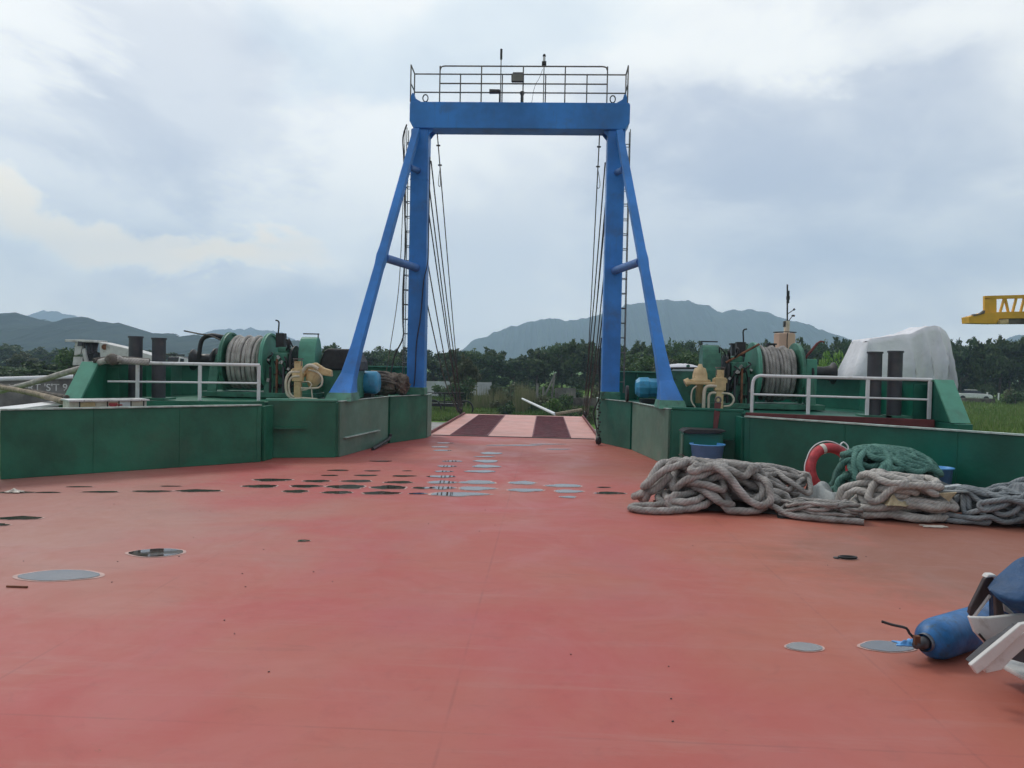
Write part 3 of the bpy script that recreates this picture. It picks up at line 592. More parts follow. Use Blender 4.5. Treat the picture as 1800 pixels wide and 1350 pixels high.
    for k in range(16):
        a0 = u(-.55-r.random()*.5, -.32, .2+r.random()*.8); a1 = a0+V(r.uniform(-.16, .16), -.04, r.uniform(-.25, .25)); m.tube(smoothpath([a0, (a0+a1)/2+V(r.uniform(-.07, .07), -.05, .03), a1, a1+V(.02, .1, -.1)], .04), .011+.01*r.random(), 6)
    m.build('hydraulic_hoses', 'black', t)
    for k in range(4): a_ = -.56-.13*k; m = MB(); m.box(u(a_, -.40, .30+.08*(k % 2)), (.035, .05, .60+.16*(k % 2))); m.build('brake_rod', ('black', 'rust', 'bollard_grey', 'black')[k], t)
    m = MB()
    for k in range(7): p_ = u(-.52-r.random()*.45, -.43, .3+r.random()*.7); m.box(p_, (.03+.03*r.random(), .02, .03+.04*r.random()), Matrix.Rotation(r.random(), 3, 'Y'))
    m.build('fittings', 'steel', t)
    if s < 0:
        m = MB(); m.tube(smoothpath([u(.98, -.1, .72), u(.96, -.1, .98), u(.90, -.1, 1.13), u(.74, -.1, 1.19), u(.5, -.1, 1.16)], .04), .045, 8); m.build('fairlead_pipe', 'black', t)
        m = MB(); m.tube(smoothpath([u(1.28, -.12, 1.27), u(1.0, -.12, 1.22), u(.72, -.15, 1.18), u(.42, -.2, 1.06)], .04), .016, 6); m.build('rope_end', 'rope_dark', t)
    else:
        m = MB(); m.cyl(u(-.36, -.3, 1.22), u(-.98, -.35, .86), .022, 8); m.build('brake_lever', 'rust', t)
        m = MB(); m.cyl(u(.50, -.2, .93), u(.74, -.25, 1.26), .024, 8); m.tube(smoothpath([u(.74, -.25, 1.26), u(.8, -.25, 1.3), u(.86, -.25, 1.28)], .03), .018, 6); m.build('clutch_lever', 'maroon', t)
        m = MB(); m.box(u(.66, -.15, .48), (.20, .14, .96)); m.build('guard_post', 'green_light', t, bevel=.01)
    return t
wl, wr = winch(-1), winch(1)
# smaller drum flange / posts behind the starboard winch
for px, py, y, lab in ((1292, 606, 15.8, 'black vent post rising behind the right winch gearbox'), (1355, 606, 16.6, 'black vent post behind the right winch drum, nearer the tall peach housing'), (492, 598, 15.9, 'square black vent post behind the left winch gearbox')):
    p = AY(px, py, y); t = thing('vent_post', (p.x, p.y, PZ), lab, 'vent')
    m = MB(); m.box((p.x, p.y, (PZ+p.z)/2), (.15, .15, p.z-PZ)); m.build('stem', 'black', t, bevel=.01); MB().box((p.x, p.y, p.z+.012), (.20, .20, .03)).build('cap', 'black', t)
# ------------------------------------------------------------------ cream fire-monitor style valve units
def valve(s):
    base = V(-3.68, 14.25, PZ) if s < 0 else V(3.74, 14.25, PZ); t = thing('hydraulic_valve', base, 'cream cast valve unit with looping hoses beside the left blue brace' if s < 0 else 'cream and yellow valve unit with a domed cap beside the right blue brace', 'valve')
    u = lambda a, y, z: base+V(s*a, y, z)
    m = MB(); m.box(u(.17, -.15, .36), (.13, .10, .72)); m.box(u(.17, -.16, .46), (.20, .12, .24)); m.box(u(.17, -.16, .52), (.26, .06, .08)); m.build('upright', 'cream', t, bevel=.012)
    if s < 0:
        m = MB(); ax = (V(0, 1, 0), V(-.35, 0, .94), V(.94, 0, .35))
        m.lathe([(0, -.02), (.06, -.02), (.09, .05), (.15, .14), (.16, .30), (.10, .40), (.06, .44), (0, .45)], u(-.06, 0, .22), (V(1, 0, 0), V(0, 1, 0), V(.12, 0, 1).normalized()), 24); m.build('bell_housing', 'cream', t)
        m = MB(); m.prism([u(.12, -.12, .52), u(.0, -.12, .66), u(-.14, -.12, .70), u(-.30, -.12, .60), u(-.44, -.12, .56), u(-.45, -.12, .44), u(-.30, -.12, .46), u(-.12, -.12, .54), u(.04, -.12, .48), u(.1, -.12, .40)], (0, .12, 0)); m.build('bracket_arm', 'cream', t, bevel=.02)
        loops = [([(.12, -.2, .52), (.3, -.2, .5), (.38, -.2, .35), (.36, -.2, .12), (.26, -.2, .03), (.1, -.2, .02)], .028), ([(.12, -.22, .44), (.26, -.22, .42), (.32, -.22, .3), (.30, -.22, .12), (.22, -.22, .05)], .02),
                 ([(-.02, -.16, .56), (-.2, -.18, .52), (-.3, -.2, .40), (-.26, -.2, .25), (-.08, -.2, .22), (.1, -.2, .22)], .018), ([(.1, -.18, .33), (-.05, -.2, .34), (-.1, -.2, .28), (-.02, -.2, .2), (.1, -.2, .18)], .012), ([(.1, -.22, .04), (-.1, -.22, .03), (-.22, -.22, .02)], .018), ([(-.1, -.2, .2), (-.12, -.2, .04)], .012),
                 ([(.10, -.18, .5), (.0, -.2, .62), (-.1, -.2, .64), (-.22, -.2, .58)], .035)]
    else:
        m = MB(); m.lathe([(0, .82), (.03, .82), (.05, .76), (.10, .74), (.13, .64), (.14, .54), (.19, .53), (.19, .49), (.07, .47), (.07, .1), (0, .1)], u(-.16, 0, 0), 'Z', 28); m.build('bell_housing', 'cream', t)
        m = MB(); m.box(u(-.12, -.06, .47), (.62, .30, .05)); m.cyl(u(-.36, -.06, .50), u(-.44, -.06, .46), .07, 12); m.build('bracket_arm', 'cream', t, bevel=.012)
        loops = [([(.1, -.2, .42), (-.04, -.2, .42), (-.11, -.2, .34), (-.12, -.2, .02)], .032), ([(.1, -.2, .30), (.02, -.2, .30), (-.03, -.2, .24), (-.03, -.2, .02)], .024), ([(-.25, -.18, .42), (-.33, -.2, .34), (-.34, -.2, .15), (-.27, -.2, .03)], .014), ([(.2, -.2, .3), (.36, -.2, .28), (.42, -.2, .18), (.36, -.2, .08), (.24, -.2, .06)], .018)]
    for pts, r in loops:
        m = MB(); m.tube(smoothpath([u(*p) for p in pts], .03), r, 8); m.build('hose', 'cream_pale', t)
    m = MB(); m.box(u(.17, -.15, .76), (.16, .12, .02)); m.cyl(u(.24, -.19, .62), u(.24, -.19, .77), .008, 5); m.cyl(u(.1, -.19, .62), u(.1, -.19, .77), .008, 5); m.build('top_clamp', 'rail_grey', t)
valve(-1); valve(1)
# brown lever bar below starboard valve
p0 = AY(1262, 708, 13.45); p1 = AY(1256, 766, 13.3)
t = thing('lever_bar', (p1.x, p1.y, p1.z), 'reddish brown flat bar with an eye, leaning on the wall above the green hatch', 'bar')
d = p1-p0; m = MB(); m.hull8([p1+V(-.03, -.02, 0), p1+V(.03, -.02, 0), p1+V(.03, .02, 0), p1+V(-.03, .02, 0)], [p0+V(-.055, -.02, 0), p0+V(.055, -.02, 0), p0+V(.055, .02, 0), p0+V(-.055, .02, 0)]); m.build('bar', 'maroon', t, bevel=.005)
m = MB(); m.tube([p0+V(math.cos(a)*.045, -.01, .05+math.sin(a)*.05) for a in np.linspace(0, 6.28, 16)], .018, 6); m.build('eye', 'rail_grey', t)
# ------------------------------------------------------------------ lockers and motors by the braces
def locker(s):
    x0, x1 = (2.98, 3.62); y0, y1 = 15.0, 15.7; zt = 1.68 if s > 0 else 1.60
    if s > 0: x0, x1 = 3.10, 4.0
    t = thing('deck_locker', (s*(x0+x1)/2, y0, PZ), 'green steel locker with a black domed hood behind the left blue brace' if s < 0 else 'green steel locker with an overhanging rounded lid behind the right blue brace', 'locker')
    m = MB(); m.box((s*(x0+x1)/2, (y0+y1)/2, (PZ+zt)/2), (x1-x0, y1-y0, zt-PZ)); m.build('body', 'green_machine', t, bevel=.01)
    if s < 0:
        pts = [(-.40, 0), (-.38, .18), (-.28, .38), (-.18, .43), (.25, .43), (.33, .38), (.40, .2), (.44, 0)]
        c = V(s*(x0+x1)/2, y0-.03, zt-.05); m = MB(); m.prism([c+V(-x, 0, z) for x, z in pts], (0, .74, 0)); m.build('hood', 'black', t, bevel=.04)
    else:
        c = V(s*(x0+x1)/2, y0-.06, zt+.003); h = (x1-x0)/2+.05; pts = [(-h, -.04), (-h+.03, .02), (-h+.14, .07), (h, .09), (h, .05), (-h+.15, .03), (-h+.05, -.05)]
        m = MB(); m.prism([c+V(x, 0, z) for x, z in pts], (0, .85, 0)); m.build('lid', 'black', t, bevel=.008)
        MB().cyl(c+V(.0, .3, .10), c+V(.0, .4, .10), .03, 8).build('knob', 'green_machine', t)
locker(-1); locker(1)
def motor(s):
    c = V(-3.0, 15.8, 1.31) if s < 0 else V(2.92, 16.3, 1.32); t = thing('electric_motor', (c.x, c.y, PZ), 'bright blue cylindrical motor on its side, left platform, beside the brown net bundle' if s < 0 else 'bright blue faceted motor with a cowl end, right platform, beside the green locker', 'motor')
    m = MB(); r = .235; m.lathe([(0, -.30), (.17, -.30), (r, -.25), (r, .24), (.19, .30), (0, .30)] if s < 0 else [(0, -.27), (.15, -.27), (.215, -.2), (.225, -.02), (.20, .02), (.20, .2), (0, .2)], c, 'X', 32 if s < 0 else 10, s < 0); m.build('casing', 'blue_motor', t)
    m = MB(); m.box(c+V(0, 0, -.29), (.34, .3, .10)); m.build('foot', 'black', t)
    if s > 0: m = MB(); m.lathe([(0, .2), (.26, .2), (.27, .24), (.26, .28), (0, .28)], c, 'X', 20, False); m.build('flange', 'blue_motor', t); MB().lathe([(0, -.47), (.17, -.47), (.17, -.42), (0, -.42)], c+V(0, 0, -.14), 'X', 20, False).build('fan_disc', 'black', t)
motor(-1); motor(1)
# ------------------------------------------------------------------ rope heaps
def heap(name, mt, label, group, cx, cy, ax, ay, rot, loops, r, hp, seed, strands=3, size=(.2, .6), pk=(0, 0), lay=None, pw=3.2):
    """one long rope laid loop after loop over a mound; every loop rests on what lies below it"""
    R = random.Random(seed); cell = .03; gx = int(2*(ax+.5)/cell); gy = int(2*(ay+.5)/cell); ca, sa = math.cos(rot), math.sin(rot)
    def env(x, y):
        d = math.hypot(x/ax, y/ay); t = max(0, 1-d); q = math.hypot((x-pk[0])/ax, (y-pk[1])/ay)
        return hp*(min(1, t*2.2))*(.35+.65*math.exp(-q*q*pw))*(1+.12*math.sin(5*x/ax+seed)+.10*math.sin(7*y/ay+seed*2))
    XX = [i*cell-ax-.5 for i in range(gx)]; YY = [j*cell-ay-.5 for j in range(gy)]
    H = np.array([[env(x, y) for y in YY] for x in XX]); H0 = H.copy(); allp = []; cur = None
    fill = range(-int(r/cell)-1, int(r/cell)+2)
    for L in range(loops):
        f = L/max(1, loops-1); sz = R.uniform(*size)*(1.1-.3*f); ex = ax*sz; ey = min(ay*.85, ex*R.uniform(.35, 1.0))
        th = R.uniform(-1.5, 1.5)*.6; lim = max(.02, 1-sz); an = R.uniform(0, 6.28); rr = math.sqrt(R.random())*(1-.25*f)
        ox = pk[0]*f*.8+math.cos(an)*rr*ax*lim; oy = pk[1]*f+math.sin(an)*rr*max(.05, ay-ey)
        a0 = R.uniform(0, 6.28); dr = R.choice((-1, 1)); ws = [R.uniform(-.22, .22) for _ in range(4)]; turns = R.uniform(.7, 1.5)
        k = max(30, int(turns*2*math.pi*max(ex, ey)/.022)); pts = []
        for i in range(k):
            a = a0+dr*2*math.pi*turns*i/k; q = 1+ws[0]*math.sin(2*a+ws[1]*9)+ws[2]*math.cos(3*a+ws[3]*9)+.25*(i/k-.5)
            x, y = ex*q*math.cos(a), ey*q*math.sin(a); X, Y = ox+x*math.cos(th)-y*math.sin(th), oy+x*math.sin(th)+y*math.cos(th)
            d = math.hypot(X/ax, Y/ay)
            if d > 1.0: X, Y = X/d*(1+.06*math.sin(a*3+L)), Y/d*(1+.06*math.sin(a*3+L))
            pts.append([X, Y])
        if cur is not None:
            nb = min(30, k-1)
            for i in range(nb): w_ = (i/nb); w_ = w_*w_*(3-2*w_); pts[i][0] = cur[0]*(1-w_)+pts[i][0]*w_; pts[i][1] = cur[1]*(1-w_)+pts[i][1]*w_
        cur = pts[-1]; zs = []
        for x, y in pts:
            i, j = int((x+ax+.5)/cell), int((y+ay+.5)/cell); i0, j0 = max(1, min(gx-2, i)), max(1, min(gy-2, j)); zs.append(H[i0-1:i0+2, j0-1:j0+2].max())
        z = np.array(zs); n_ = 6; pad = np.pad(z, n_, mode='edge'); mx = np.array([pad[i:i+2*n_+1].max() for i in range(len(z))]); kern = np.hanning(2*n_+3)[1:-1]; kern /= kern.sum()
        z = np.convolve(np.pad(mx*.4+z*.6, n_, mode='edge'), kern, 'valid')[:len(z)]
        for (x, y), q in zip(pts, z):
            i, j = int((x+ax+.5)/cell), int((y+ay+.5)/cell)
            for di in fill:
                for dj in fill:
                    dd = math.hypot(di, dj)*cell
                    if dd < r and 0 <= i+di < gx and 0 <= j+dj < gy: H[i+di, j+dj] = max(H[i+di, j+dj], min(q+r*.62+math.sqrt(r*r-dd*dd)*.9, H0[i+di, j+dj]+9*r))
        allp += [V(cx+x*ca-y*sa, cy+x*sa+y*ca, q+r) for (x, y), q in zip(pts, z)]
    z0 = 0; tail = None
    # drop jumps
    out = [allp[0]]
    for p in allp[1:]:
        if (p-out[-1]).length > .012: out.append(p)
    P = np.array([tuple(p) for p in out]); K = np.ones(5)/5
    for c in range(3): P[2:-2, c] = np.convolve(P[:, c], K, 'valid')
    path = [Vector(p) for p in P]
    if tail: pass
    m = MB(); m.tube(path, r, 10, strands=strands, lay=lay or r*1.9)
    n0 = 26; vs = []                                   # near-black filler sheet: shade between the turns put into its colour
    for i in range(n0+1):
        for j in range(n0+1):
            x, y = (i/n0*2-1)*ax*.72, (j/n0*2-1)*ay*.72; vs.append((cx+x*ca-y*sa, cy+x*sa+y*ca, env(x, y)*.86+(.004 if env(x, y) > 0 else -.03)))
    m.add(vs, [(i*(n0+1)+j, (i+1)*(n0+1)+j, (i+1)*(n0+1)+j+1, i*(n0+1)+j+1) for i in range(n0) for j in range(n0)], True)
    nf = n0*n0; o = m.build(name, mt); o.data.materials.append(MATS['rope_gap_shade']); k0 = len(o.data.polygons)-nf
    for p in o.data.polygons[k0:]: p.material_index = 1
    return tag(o, label, 'rope', group)
GRP = 'mooring ropes heaped on the right side of the deck'
heap('rope_heap', 'rope_grey', 'tall heap of thick grey mooring rope, leftmost pile, a loop trailing onto open deck', GRP, 2.86, 9.62, .96, .52, 0, 18, .044, .15, 11, size=(.28, .66), pk=(-.20, .08))
heap('rope_heap', 'rope_grey', 'grey-brown twisted rope heap between the tall grey pile and the grey cloth', GRP, 3.72, 9.95, .60, .40, -.1, 18, .032, .17, 23, size=(.35, .8), pk=(-.1, .1))
heap('rope_heap', 'rope_grey', 'low flat coil of thinner grey rope in front of the heaps, nearest the camera', GRP, 3.95, 9.08, .62, .22, -.22, 11, .020, .03, 31, size=(.3, .8))
heap('rope_heap', 'rope_green', 'high pile of green twisted rope leaning before the red life ring', GRP, 5.10, 10.12, .76, .44, 0, 28, .040, .33, 47, size=(.28, .72), pk=(.18, .1), pw=1.5)
heap('rope_heap', 'rope_pale', 'off-white rope pile with a tan rag on it, in front of the green rope', GRP, 4.92, 9.30, .72, .34, -.12, 11, .042, .11, 53, size=(.3, .75))
heap('rope_heap', 'rope_blue_grey', 'smooth blue-grey hose-like rope in wide loops, right of the off-white rope', GRP, 6.02, 9.12, .80, .32, -.18, 17, .030, .16, 61, strands=0, size=(.35, .85), pk=(.2, .05))
heap('rope_heap', 'rope_olive', 'dark olive rope coils at the right edge of the picture beside the wall', GRP, 6.50, 8.72, .30, .55, .1, 12, .036, .16, 71, size=(.4, .9))
m = MB(); lp_ = smoothpath([(2.5, 9.2, .05), (2.2, 9.05, .045), (1.93, 9.05, .045), (1.80, 9.18, .045), (1.88, 9.32, .045), (2.15, 9.36, .06), (2.4, 9.4, .12)], .02); m.tube(lp_, .042, 10, strands=3, lay=.075)
tag(m.build('rope_loop', 'rope_grey'), 'single bight of thick grey rope poking out left of the tallest heap', 'rope', GRP)
m = MB(); m.tube(smoothpath([(3.2, 9.45, .2), (3.45, 9.2, .12), (3.62, 9.0, .05), (3.9, 8.86, .045), (4.2, 8.80, .04), (4.35, 8.74, .04)], .02), .036, 10, strands=3, lay=.07); tag(m.build('rope_end', 'rope_grey'), 'loose end of grey rope snaking forward from the tall heap to the flat coil', 'rope', GRP)
m = MB(); m.tube(smoothpath([(5.7, 9.2, .35), (6.0, 8.95, .22), (6.3, 8.72, .06), (6.62, 8.72, .05), (6.8, 8.95, .15), (6.72, 9.2, .42), (6.45, 9.3, .5), (6.2, 9.25, .42)], .02), .030, 10); tag(m.build('hose_loop', 'rope_blue_grey'), 'big standing loop of smooth blue-grey hose at the right end of the heaps', 'hose', GRP)
# crumpled cloths
def cloth(name, mt, label, c, sx, sy, h, seed, cat='cloth', folds=7, rot=0):
    r = np.random.default_rng(seed); n_ = 44; vs = []; ph = r.uniform(0, 6.28, (folds, 3)); fr = r.uniform(3, 15, (folds, 2))
    for i in range(n_):
        for j in range(n_):
            x, y = i/(n_-1)*2-1, j/(n_-1)*2-1; e = 1+.16*math.sin(5*math.atan2(y, x)+seed)+.1*math.sin(9*math.atan2(y, x))
            d = min(1, math.hypot(x, y)); base = (1-d**2.2)
            z = base*.62 + sum(math.sin((fr[k, 0]*x+fr[k, 1]*y*(.5 if k % 2 else -.8))*.62+ph[k, 0]+1.3*math.sin(2.2*y+ph[k, 1]))*.085 for k in range(folds))*(.10+.9*base)
            X, Y = x*sx*e, y*sy*e; vs.append((c[0]+X*math.cos(rot)-Y*math.sin(rot), c[1]+X*math.sin(rot)+Y*math.cos(rot), c[2]+max(.008, z*h)))
    m = MB(); m.add(vs, [(i*n_+j, (i+1)*n_+j, (i+1)*n_+j+1, i*n_+j+1) for i in range(n_-1) for j in range(n_-1)], True)
    o = m.build(name, mt); so_ = o.modifiers.new('thick', 'SOLIDIFY'); so_.thickness = .008; so_.offset = -1
    return tag(o, label, cat)
cloth('grey_cloth', 'rag', 'crumpled grey cloth lying between the grey rope heap and the life ring', (4.26, 9.86, .02), .42, .32, .38, 3)
cloth('tan_rag', 'rag_tan', 'small tan rag bunched on top of the off-white rope pile', (4.82, 9.02, .20), .12, .10, .13, 8)
cloth('blue_grey_rag', 'rope_blue_grey', 'small blue-grey rag knotted on the smooth hose loops', (6.18, 9.0, .38), .16, .12, .14, 12)
cloth('paper_scrap', 'tape', 'torn pale scrap on the deck under the off-white rope', (5.15, 8.78, .004), .12, .05, .02, 15, 'scrap')
# life ring
lr = thing('life_ring', (4.66, 10.55, .37), 'red life ring with pale reflective band leaning on the right green wall', 'life ring')
c = V(4.66, 10.62, .385); R_ = .30; tilt = Matrix.Rotation(math.radians(-12), 3, 'X') @ Matrix.Rotation(math.radians(12), 3, 'Z')
pt = lambda a, rr=R_: c + tilt @ V(math.cos(a)*rr, 0, math.sin(a)*rr)
MB().tube([pt(a) for a in np.linspace(0, 2*math.pi, 56, endpoint=False)], .068, 14, closed=True).build('ring', 'red_ring', lr)
for a in (math.radians(112), math.radians(30), math.radians(228), math.radians(-60)): MB().tube([pt(a+q) for q in np.linspace(-.09, .09, 5)], .0705, 14, caps=False).build('reflective_band', 'tape', lr)
gl = []
for k in range(60):
    a = 2*math.pi*k/60; gl.append(pt(a, R_+.075+.02*abs(math.sin(2*a+.8))))
MB().tube(gl, .008, 5, closed=True).build('grab_line', 'white', lr)
m = MB(); m.tube(smoothpath([pt(1.15, .37), pt(1.08, .44), pt(.88, .43), pt(.78, .37)], .02), .010, 6); m.build('wire_handle', 'white', lr)
# buckets
def bucket(cx, cy, zb, h, r1, r0, label, z=None):
    t = thing('bucket', (cx, cy, zb), label, 'bucket'); c = V(cx, cy, zb)
    MB().lathe([(0, .004), (r0, .004), (r0, 0), (r0+.003, 0), (r1, h-.02), (r1+.018, h-.02), (r1+.02, h), (r1-.004, h), (r0-.005, .012), (0, .012)], c, 'Z', 40).build('shell', 'blue_plastic', t)
    if z: MB().tube([c+V(-r1-.01, 0, h-.02)]+[c+V(math.cos(a)*(r1+.022), -math.sin(a)*(r1+.022)*.9, h-.03-math.sin(a)*.10) for a in np.linspace(math.pi, 0, 18)]+[c+V(r1+.01, 0, h-.02)], .005, 6).build('handle', 'blue_plastic', t)
bp = AY(1243, 800, 12.75)
bucket(bp.x, 12.75, .14, .36, .27, .22, 'blue plastic bucket hanging below the dark hatch lid at the right wall')
bucket(6.02, 10.45, 0.0, .48, .16, .12, 'blue bucket mostly hidden behind the green rope pile')
# hatch box with overhanging lid at the corner
t = thing('vent_hatch', (3.55, 13.1, 0), 'green wall cabinet with an overhanging dark lid above the blue bucket', 'hatch')
hp = AY(1235, 775, 13.0)
m = MB(); m.box((hp.x+.0, 13.13, .33), (.66, .40, .64)); m.build('body', 'green_wall_starboard', t, bevel=.01); MB().box((hp.x-.345, 12.98, .33), (.02, .12, .60)).build('side_flange', 'green_grey', t)
m = MB(); L0 = V(hp.x-.36, 12.86, .67); pts = [(0, 0), (.06, .045), (.12, .055), (.70, .045), (.72, .03), (.60, -.01), (.1, -.03)]; m.prism([L0+V(x, 0, z) for x, z in pts], (0, .42, 0)); m.build('lid', 'black', t, bevel=.006)
m = MB(); m.tube(smoothpath([(3.13, 12.95, 0), (3.14, 12.95, .16), (3.12, 12.94, .24), (3.05, 12.92, .29), (3.0, 12.90, .29)], .03), .010, 6)
tag(m.build('bent_rod', 'steel'), 'thin bent steel rod sticking up at the foot of the pale green wall', 'rod')
# aluminium bits
t = thing('aluminium_ladder', (5.7, 9.55, .45), 'bundle of bright aluminium rails and slats lying on the ropes', 'ladder section')
def q(px, py, y): return AY(px, py, y)
def slat(p0, p1, w_, th, mt='alu', nm='rail'):
    p0, p1 = Vector(p0), Vector(p1); d = (p1-p0); L = d.length; x = d.normalized(); y = V(0, 0, 1).cross(x).normalized(); z = x.cross(y); R = Matrix((x, y, z)).transposed()
    MB().box((p0+p1)/2, (L, th, w_), R).build(nm, mt, t, bevel=.004)
slat(q(1545, 842, 9.4), q(1625, 852, 9.3), .06, .10); slat(q(1558, 853, 9.2), q(1642, 861, 9.15), .035, .06, 'white'); slat(q(1642, 860, 9.25), q(1688, 854, 9.3), .04, .08)
slat(q(1550, 862, 9.15), q(1700, 864, 9.1), .02, .10, 'alu_dull'); slat(q(1560, 858, 9.35), q(1560, 864, 9.0), .03, .04); slat(q(1642, 858, 9.35), q(1644, 864, 9.0), .03, .04)
m = MB(); m.prism([q(1598, 833, 9.6), q(1655, 846, 9.6), q(1672, 853, 9.6), q(1664, 858, 9.6), q(1592, 850, 9.6)], (.05, .3, -.04)); tag(m.build('metal_tray', 'alu_dull'), 'dull grey metal tray with a curved corner behind the aluminium rails', 'tray')
m = MB(); m.prism([q(1650, 868, 8.95), q(1682, 866, 8.95), q(1668, 882, 8.95)], (0, .02, .006)); tag(m.build('card_piece', 'rag_tan'), 'pale triangular card piece stuck among the hose loops', 'card')
# paint can at right edge
pc = AY(1797, 872, 9.6); t = thing('paint_can', (pc.x, pc.y, pc.z-.3), 'cream paint can with a black printed number at the far right edge', 'paint can')
cz = pc.z-.12; MB().lathe([(0, 0), (.10, 0), (.10, .24), (.105, .245), (.105, .26), (0, .26)], (pc.x, pc.y, cz), 'Z', 24).build('tin', 'tape', t)
MB().lathe([(0, -cz), (.13, -cz), (.13, 0)], (pc.x, pc.y, cz), 'Z', 20).build('crate_stand', 'planks', t)
def text(s_, size, loc, rot, mt, parent=None, name='lettering', ext=.002):
    cu = bpy.data.curves.new(name, 'FONT'); cu.body = s_; cu.size = size; cu.extrude = ext; cu.align_x = 'CENTER'; o = bpy.data.objects.new(name, cu); COL.objects.link(o)
    bpy.context.view_layer.update(); me = bpy.data.meshes.new_from_object(o); bpy.data.objects.remove(o); o = bpy.data.objects.new(name, me); COL.objects.link(o)
    me.materials.clear(); me.materials.append(MATS[mt]); M = Matrix.Translation(loc) @ rot.to_4x4()
    me.transform(M)
    if parent:
        off = V(0, 0, 0); p = parent
        while p is not None: off += p.location; p = p.parent
        me.transform(Matrix.Translation(-off)); o.parent = parent
    return o
FR = Matrix.Rotation(math.pi/2, 3, 'X')
text('180', .085, (pc.x-.035, pc.y-.104, cz+.12), FR, 'dark_print', t, 'printed_number')
# ------------------------------------------------------------------ foreground: gas cylinder and chairs
gc = thing('gas_cylinder', (3.6, 4.9, 0), 'scuffed blue gas cylinder lying on the deck beside the broken chairs', 'gas cylinder')
a = V(3.02, 4.60, .125); b = V(4.05, 5.32, .125); d = (b-a).normalized(); e1 = V(0, 0, 1); e2 = d.cross(e1); ax = (e2, e1, d); L = (b-a).length; r = .122
MB().lathe([(.035, .0), (.055, .012), (.085, .035), (.108, .075), (.119, .12), (r, .17), (r, L-.05), (r*.9, L-.01), (0, L)], a, ax, 40).build('body', 'blue_cylinder', gc)
MB().lathe([(0, -.10), (.022, -.10), (.022, -.045), (.035, -.04), (.038, .01), (0, .012)], a, ax, 20).build('valve', 'bollard_grey', gc)
MB().lathe([(.048, -.015), (.050, .01), (.054, .010), (.052, -.017)], a, ax, 28).build('neck_ring', 'steel', gc)
m = MB(); m.box(a-d*.09+V(0, 0, .03), (.03, .03, .05)); m.build('spindle', 'rust', gc)
m = MB(); c0 = a-d*.05; m.tube(smoothpath([c0, c0+V(-.05, .03, .05), c0+V(-.07, .03, .08), c0+V(-.14, .05, .09), c0+V(-.20, .06, .105)], .02), .008, 6); tag(m.build('black_strap', 'black'), 'thin black strap curling off the valve end of the blue cylinder', 'strap')
cloth('blue_wrapper', 'blue_plastic', 'small blue plastic scrap caught at the cylinder valve', (a.x-.08, a.y+.02, .10), .07, .035, .05, 21, 'scrap')
def panel(pts, y, th, mt, parent, name, dy=None):
    P = [AY(px, py, y if dy is None else dy[k]) for k, (px, py) in enumerate(pts)]
    return MB().prism(P, (0, th, 0)).build(name, mt, parent, bevel=.006)
ch = thing('broken_chair', (3.7, 4.2, 0), 'white plastic chair tipped over on the deck at the right edge, pale legs forward', 'chair')
panel([(1706, 1170), (1718, 1186), (1737, 1172), (1800, 1112), (1880, 1085), (1900, 1100), (1900, 1060), (1800, 1112)][:4]+[(1822, 1108), (1822, 1092), (1795, 1097), (1772, 1116)], 4.0, .03, 'plastic_white', ch, 'front_leg')
panel([(1734, 1184), (1728, 1170), (1775, 1128), (1800, 1112), (1850, 1104), (1850, 1124), (1812, 1130), (1778, 1160), (1762, 1178)], 4.03, .05, 'plastic_white', ch, 'front_leg')
panel([(1705, 1165), (1744, 1130), (1770, 1116), (1790, 1098), (1760, 1120), (1712, 1168)][:3]+[(1790, 1100), (1764, 1126), (1712, 1170)], 4.09, .05, 'bollard_grey', ch, 'rear_leg')
panel([(1704, 1085), (1738, 1086), (1800, 1080), (1860, 1082), (1860, 1108), (1800, 1112), (1770, 1130), (1735, 1135), (1714, 1112)], 4.25, .03, 'plastic_white', ch, 'seat')
panel([(1720, 1116), (1723, 1113), (1738, 1130), (1736, 1134)], 4.235, .01, 'dark_print', ch, 'seat_slot')
MB().box((3.80, 4.22, .11), (1.0, .50, .03), Matrix.Rotation(.12, 3, 'Z')).build('shade_slab', 'plastic_white', ch, bevel=.01)  # slab added to cast shade on the deck beneath the chair
panel([(1768, 1126), (1830, 1108), (1900, 1104), (1900, 1160), (1800, 1166), (1772, 1158)], 4.12, .03, 'bollard_grey', ch, 'side_panel')
ch2 = thing('stacked_chair', (3.9, 4.4, 0), 'brown plastic chair upside down on the white one, half under the blue tarpaulin', 'chair')
m = MB(); 
panel([(1704, 1078), (1706, 1068), (1731, 1018), (1738, 1012), (1752, 1016), (1754, 1026), (1738, 1046), (1708, 1085)], 4.45, .03, 'plastic_brown', ch2, 'leg')
panel([(1708, 1088), (1740, 1045), (1744, 1048), (1713, 1090)], 4.44, .05, 'plastic_white', ch2, 'leg_edge')
panel([(1733, 1016), (1738, 1010), (1750, 1010), (1757, 1018), (1753, 1022), (1746, 1015)], 4.44, .05, 'plastic_white', ch2, 'leg_edge')
panel([(1750, 1048), (1762, 1050), (1766, 1080), (1790, 1085), (1860, 1086), (1860, 1098), (1752, 1098)], 4.35, .03, 'plastic_brown', ch2, 'arm_frame')
panel([(1763, 1060), (1767, 1075), (1784, 1084), (1790, 1085), (1775, 1070)], 4.40, .02, 'plastic_white', ch2, 'arm_edge')
text('V87', .045, AY(1806, 1108, 4.24)+V(.01, -.012, 0), FR, 'dark_print', ch2, 'printed_mark')
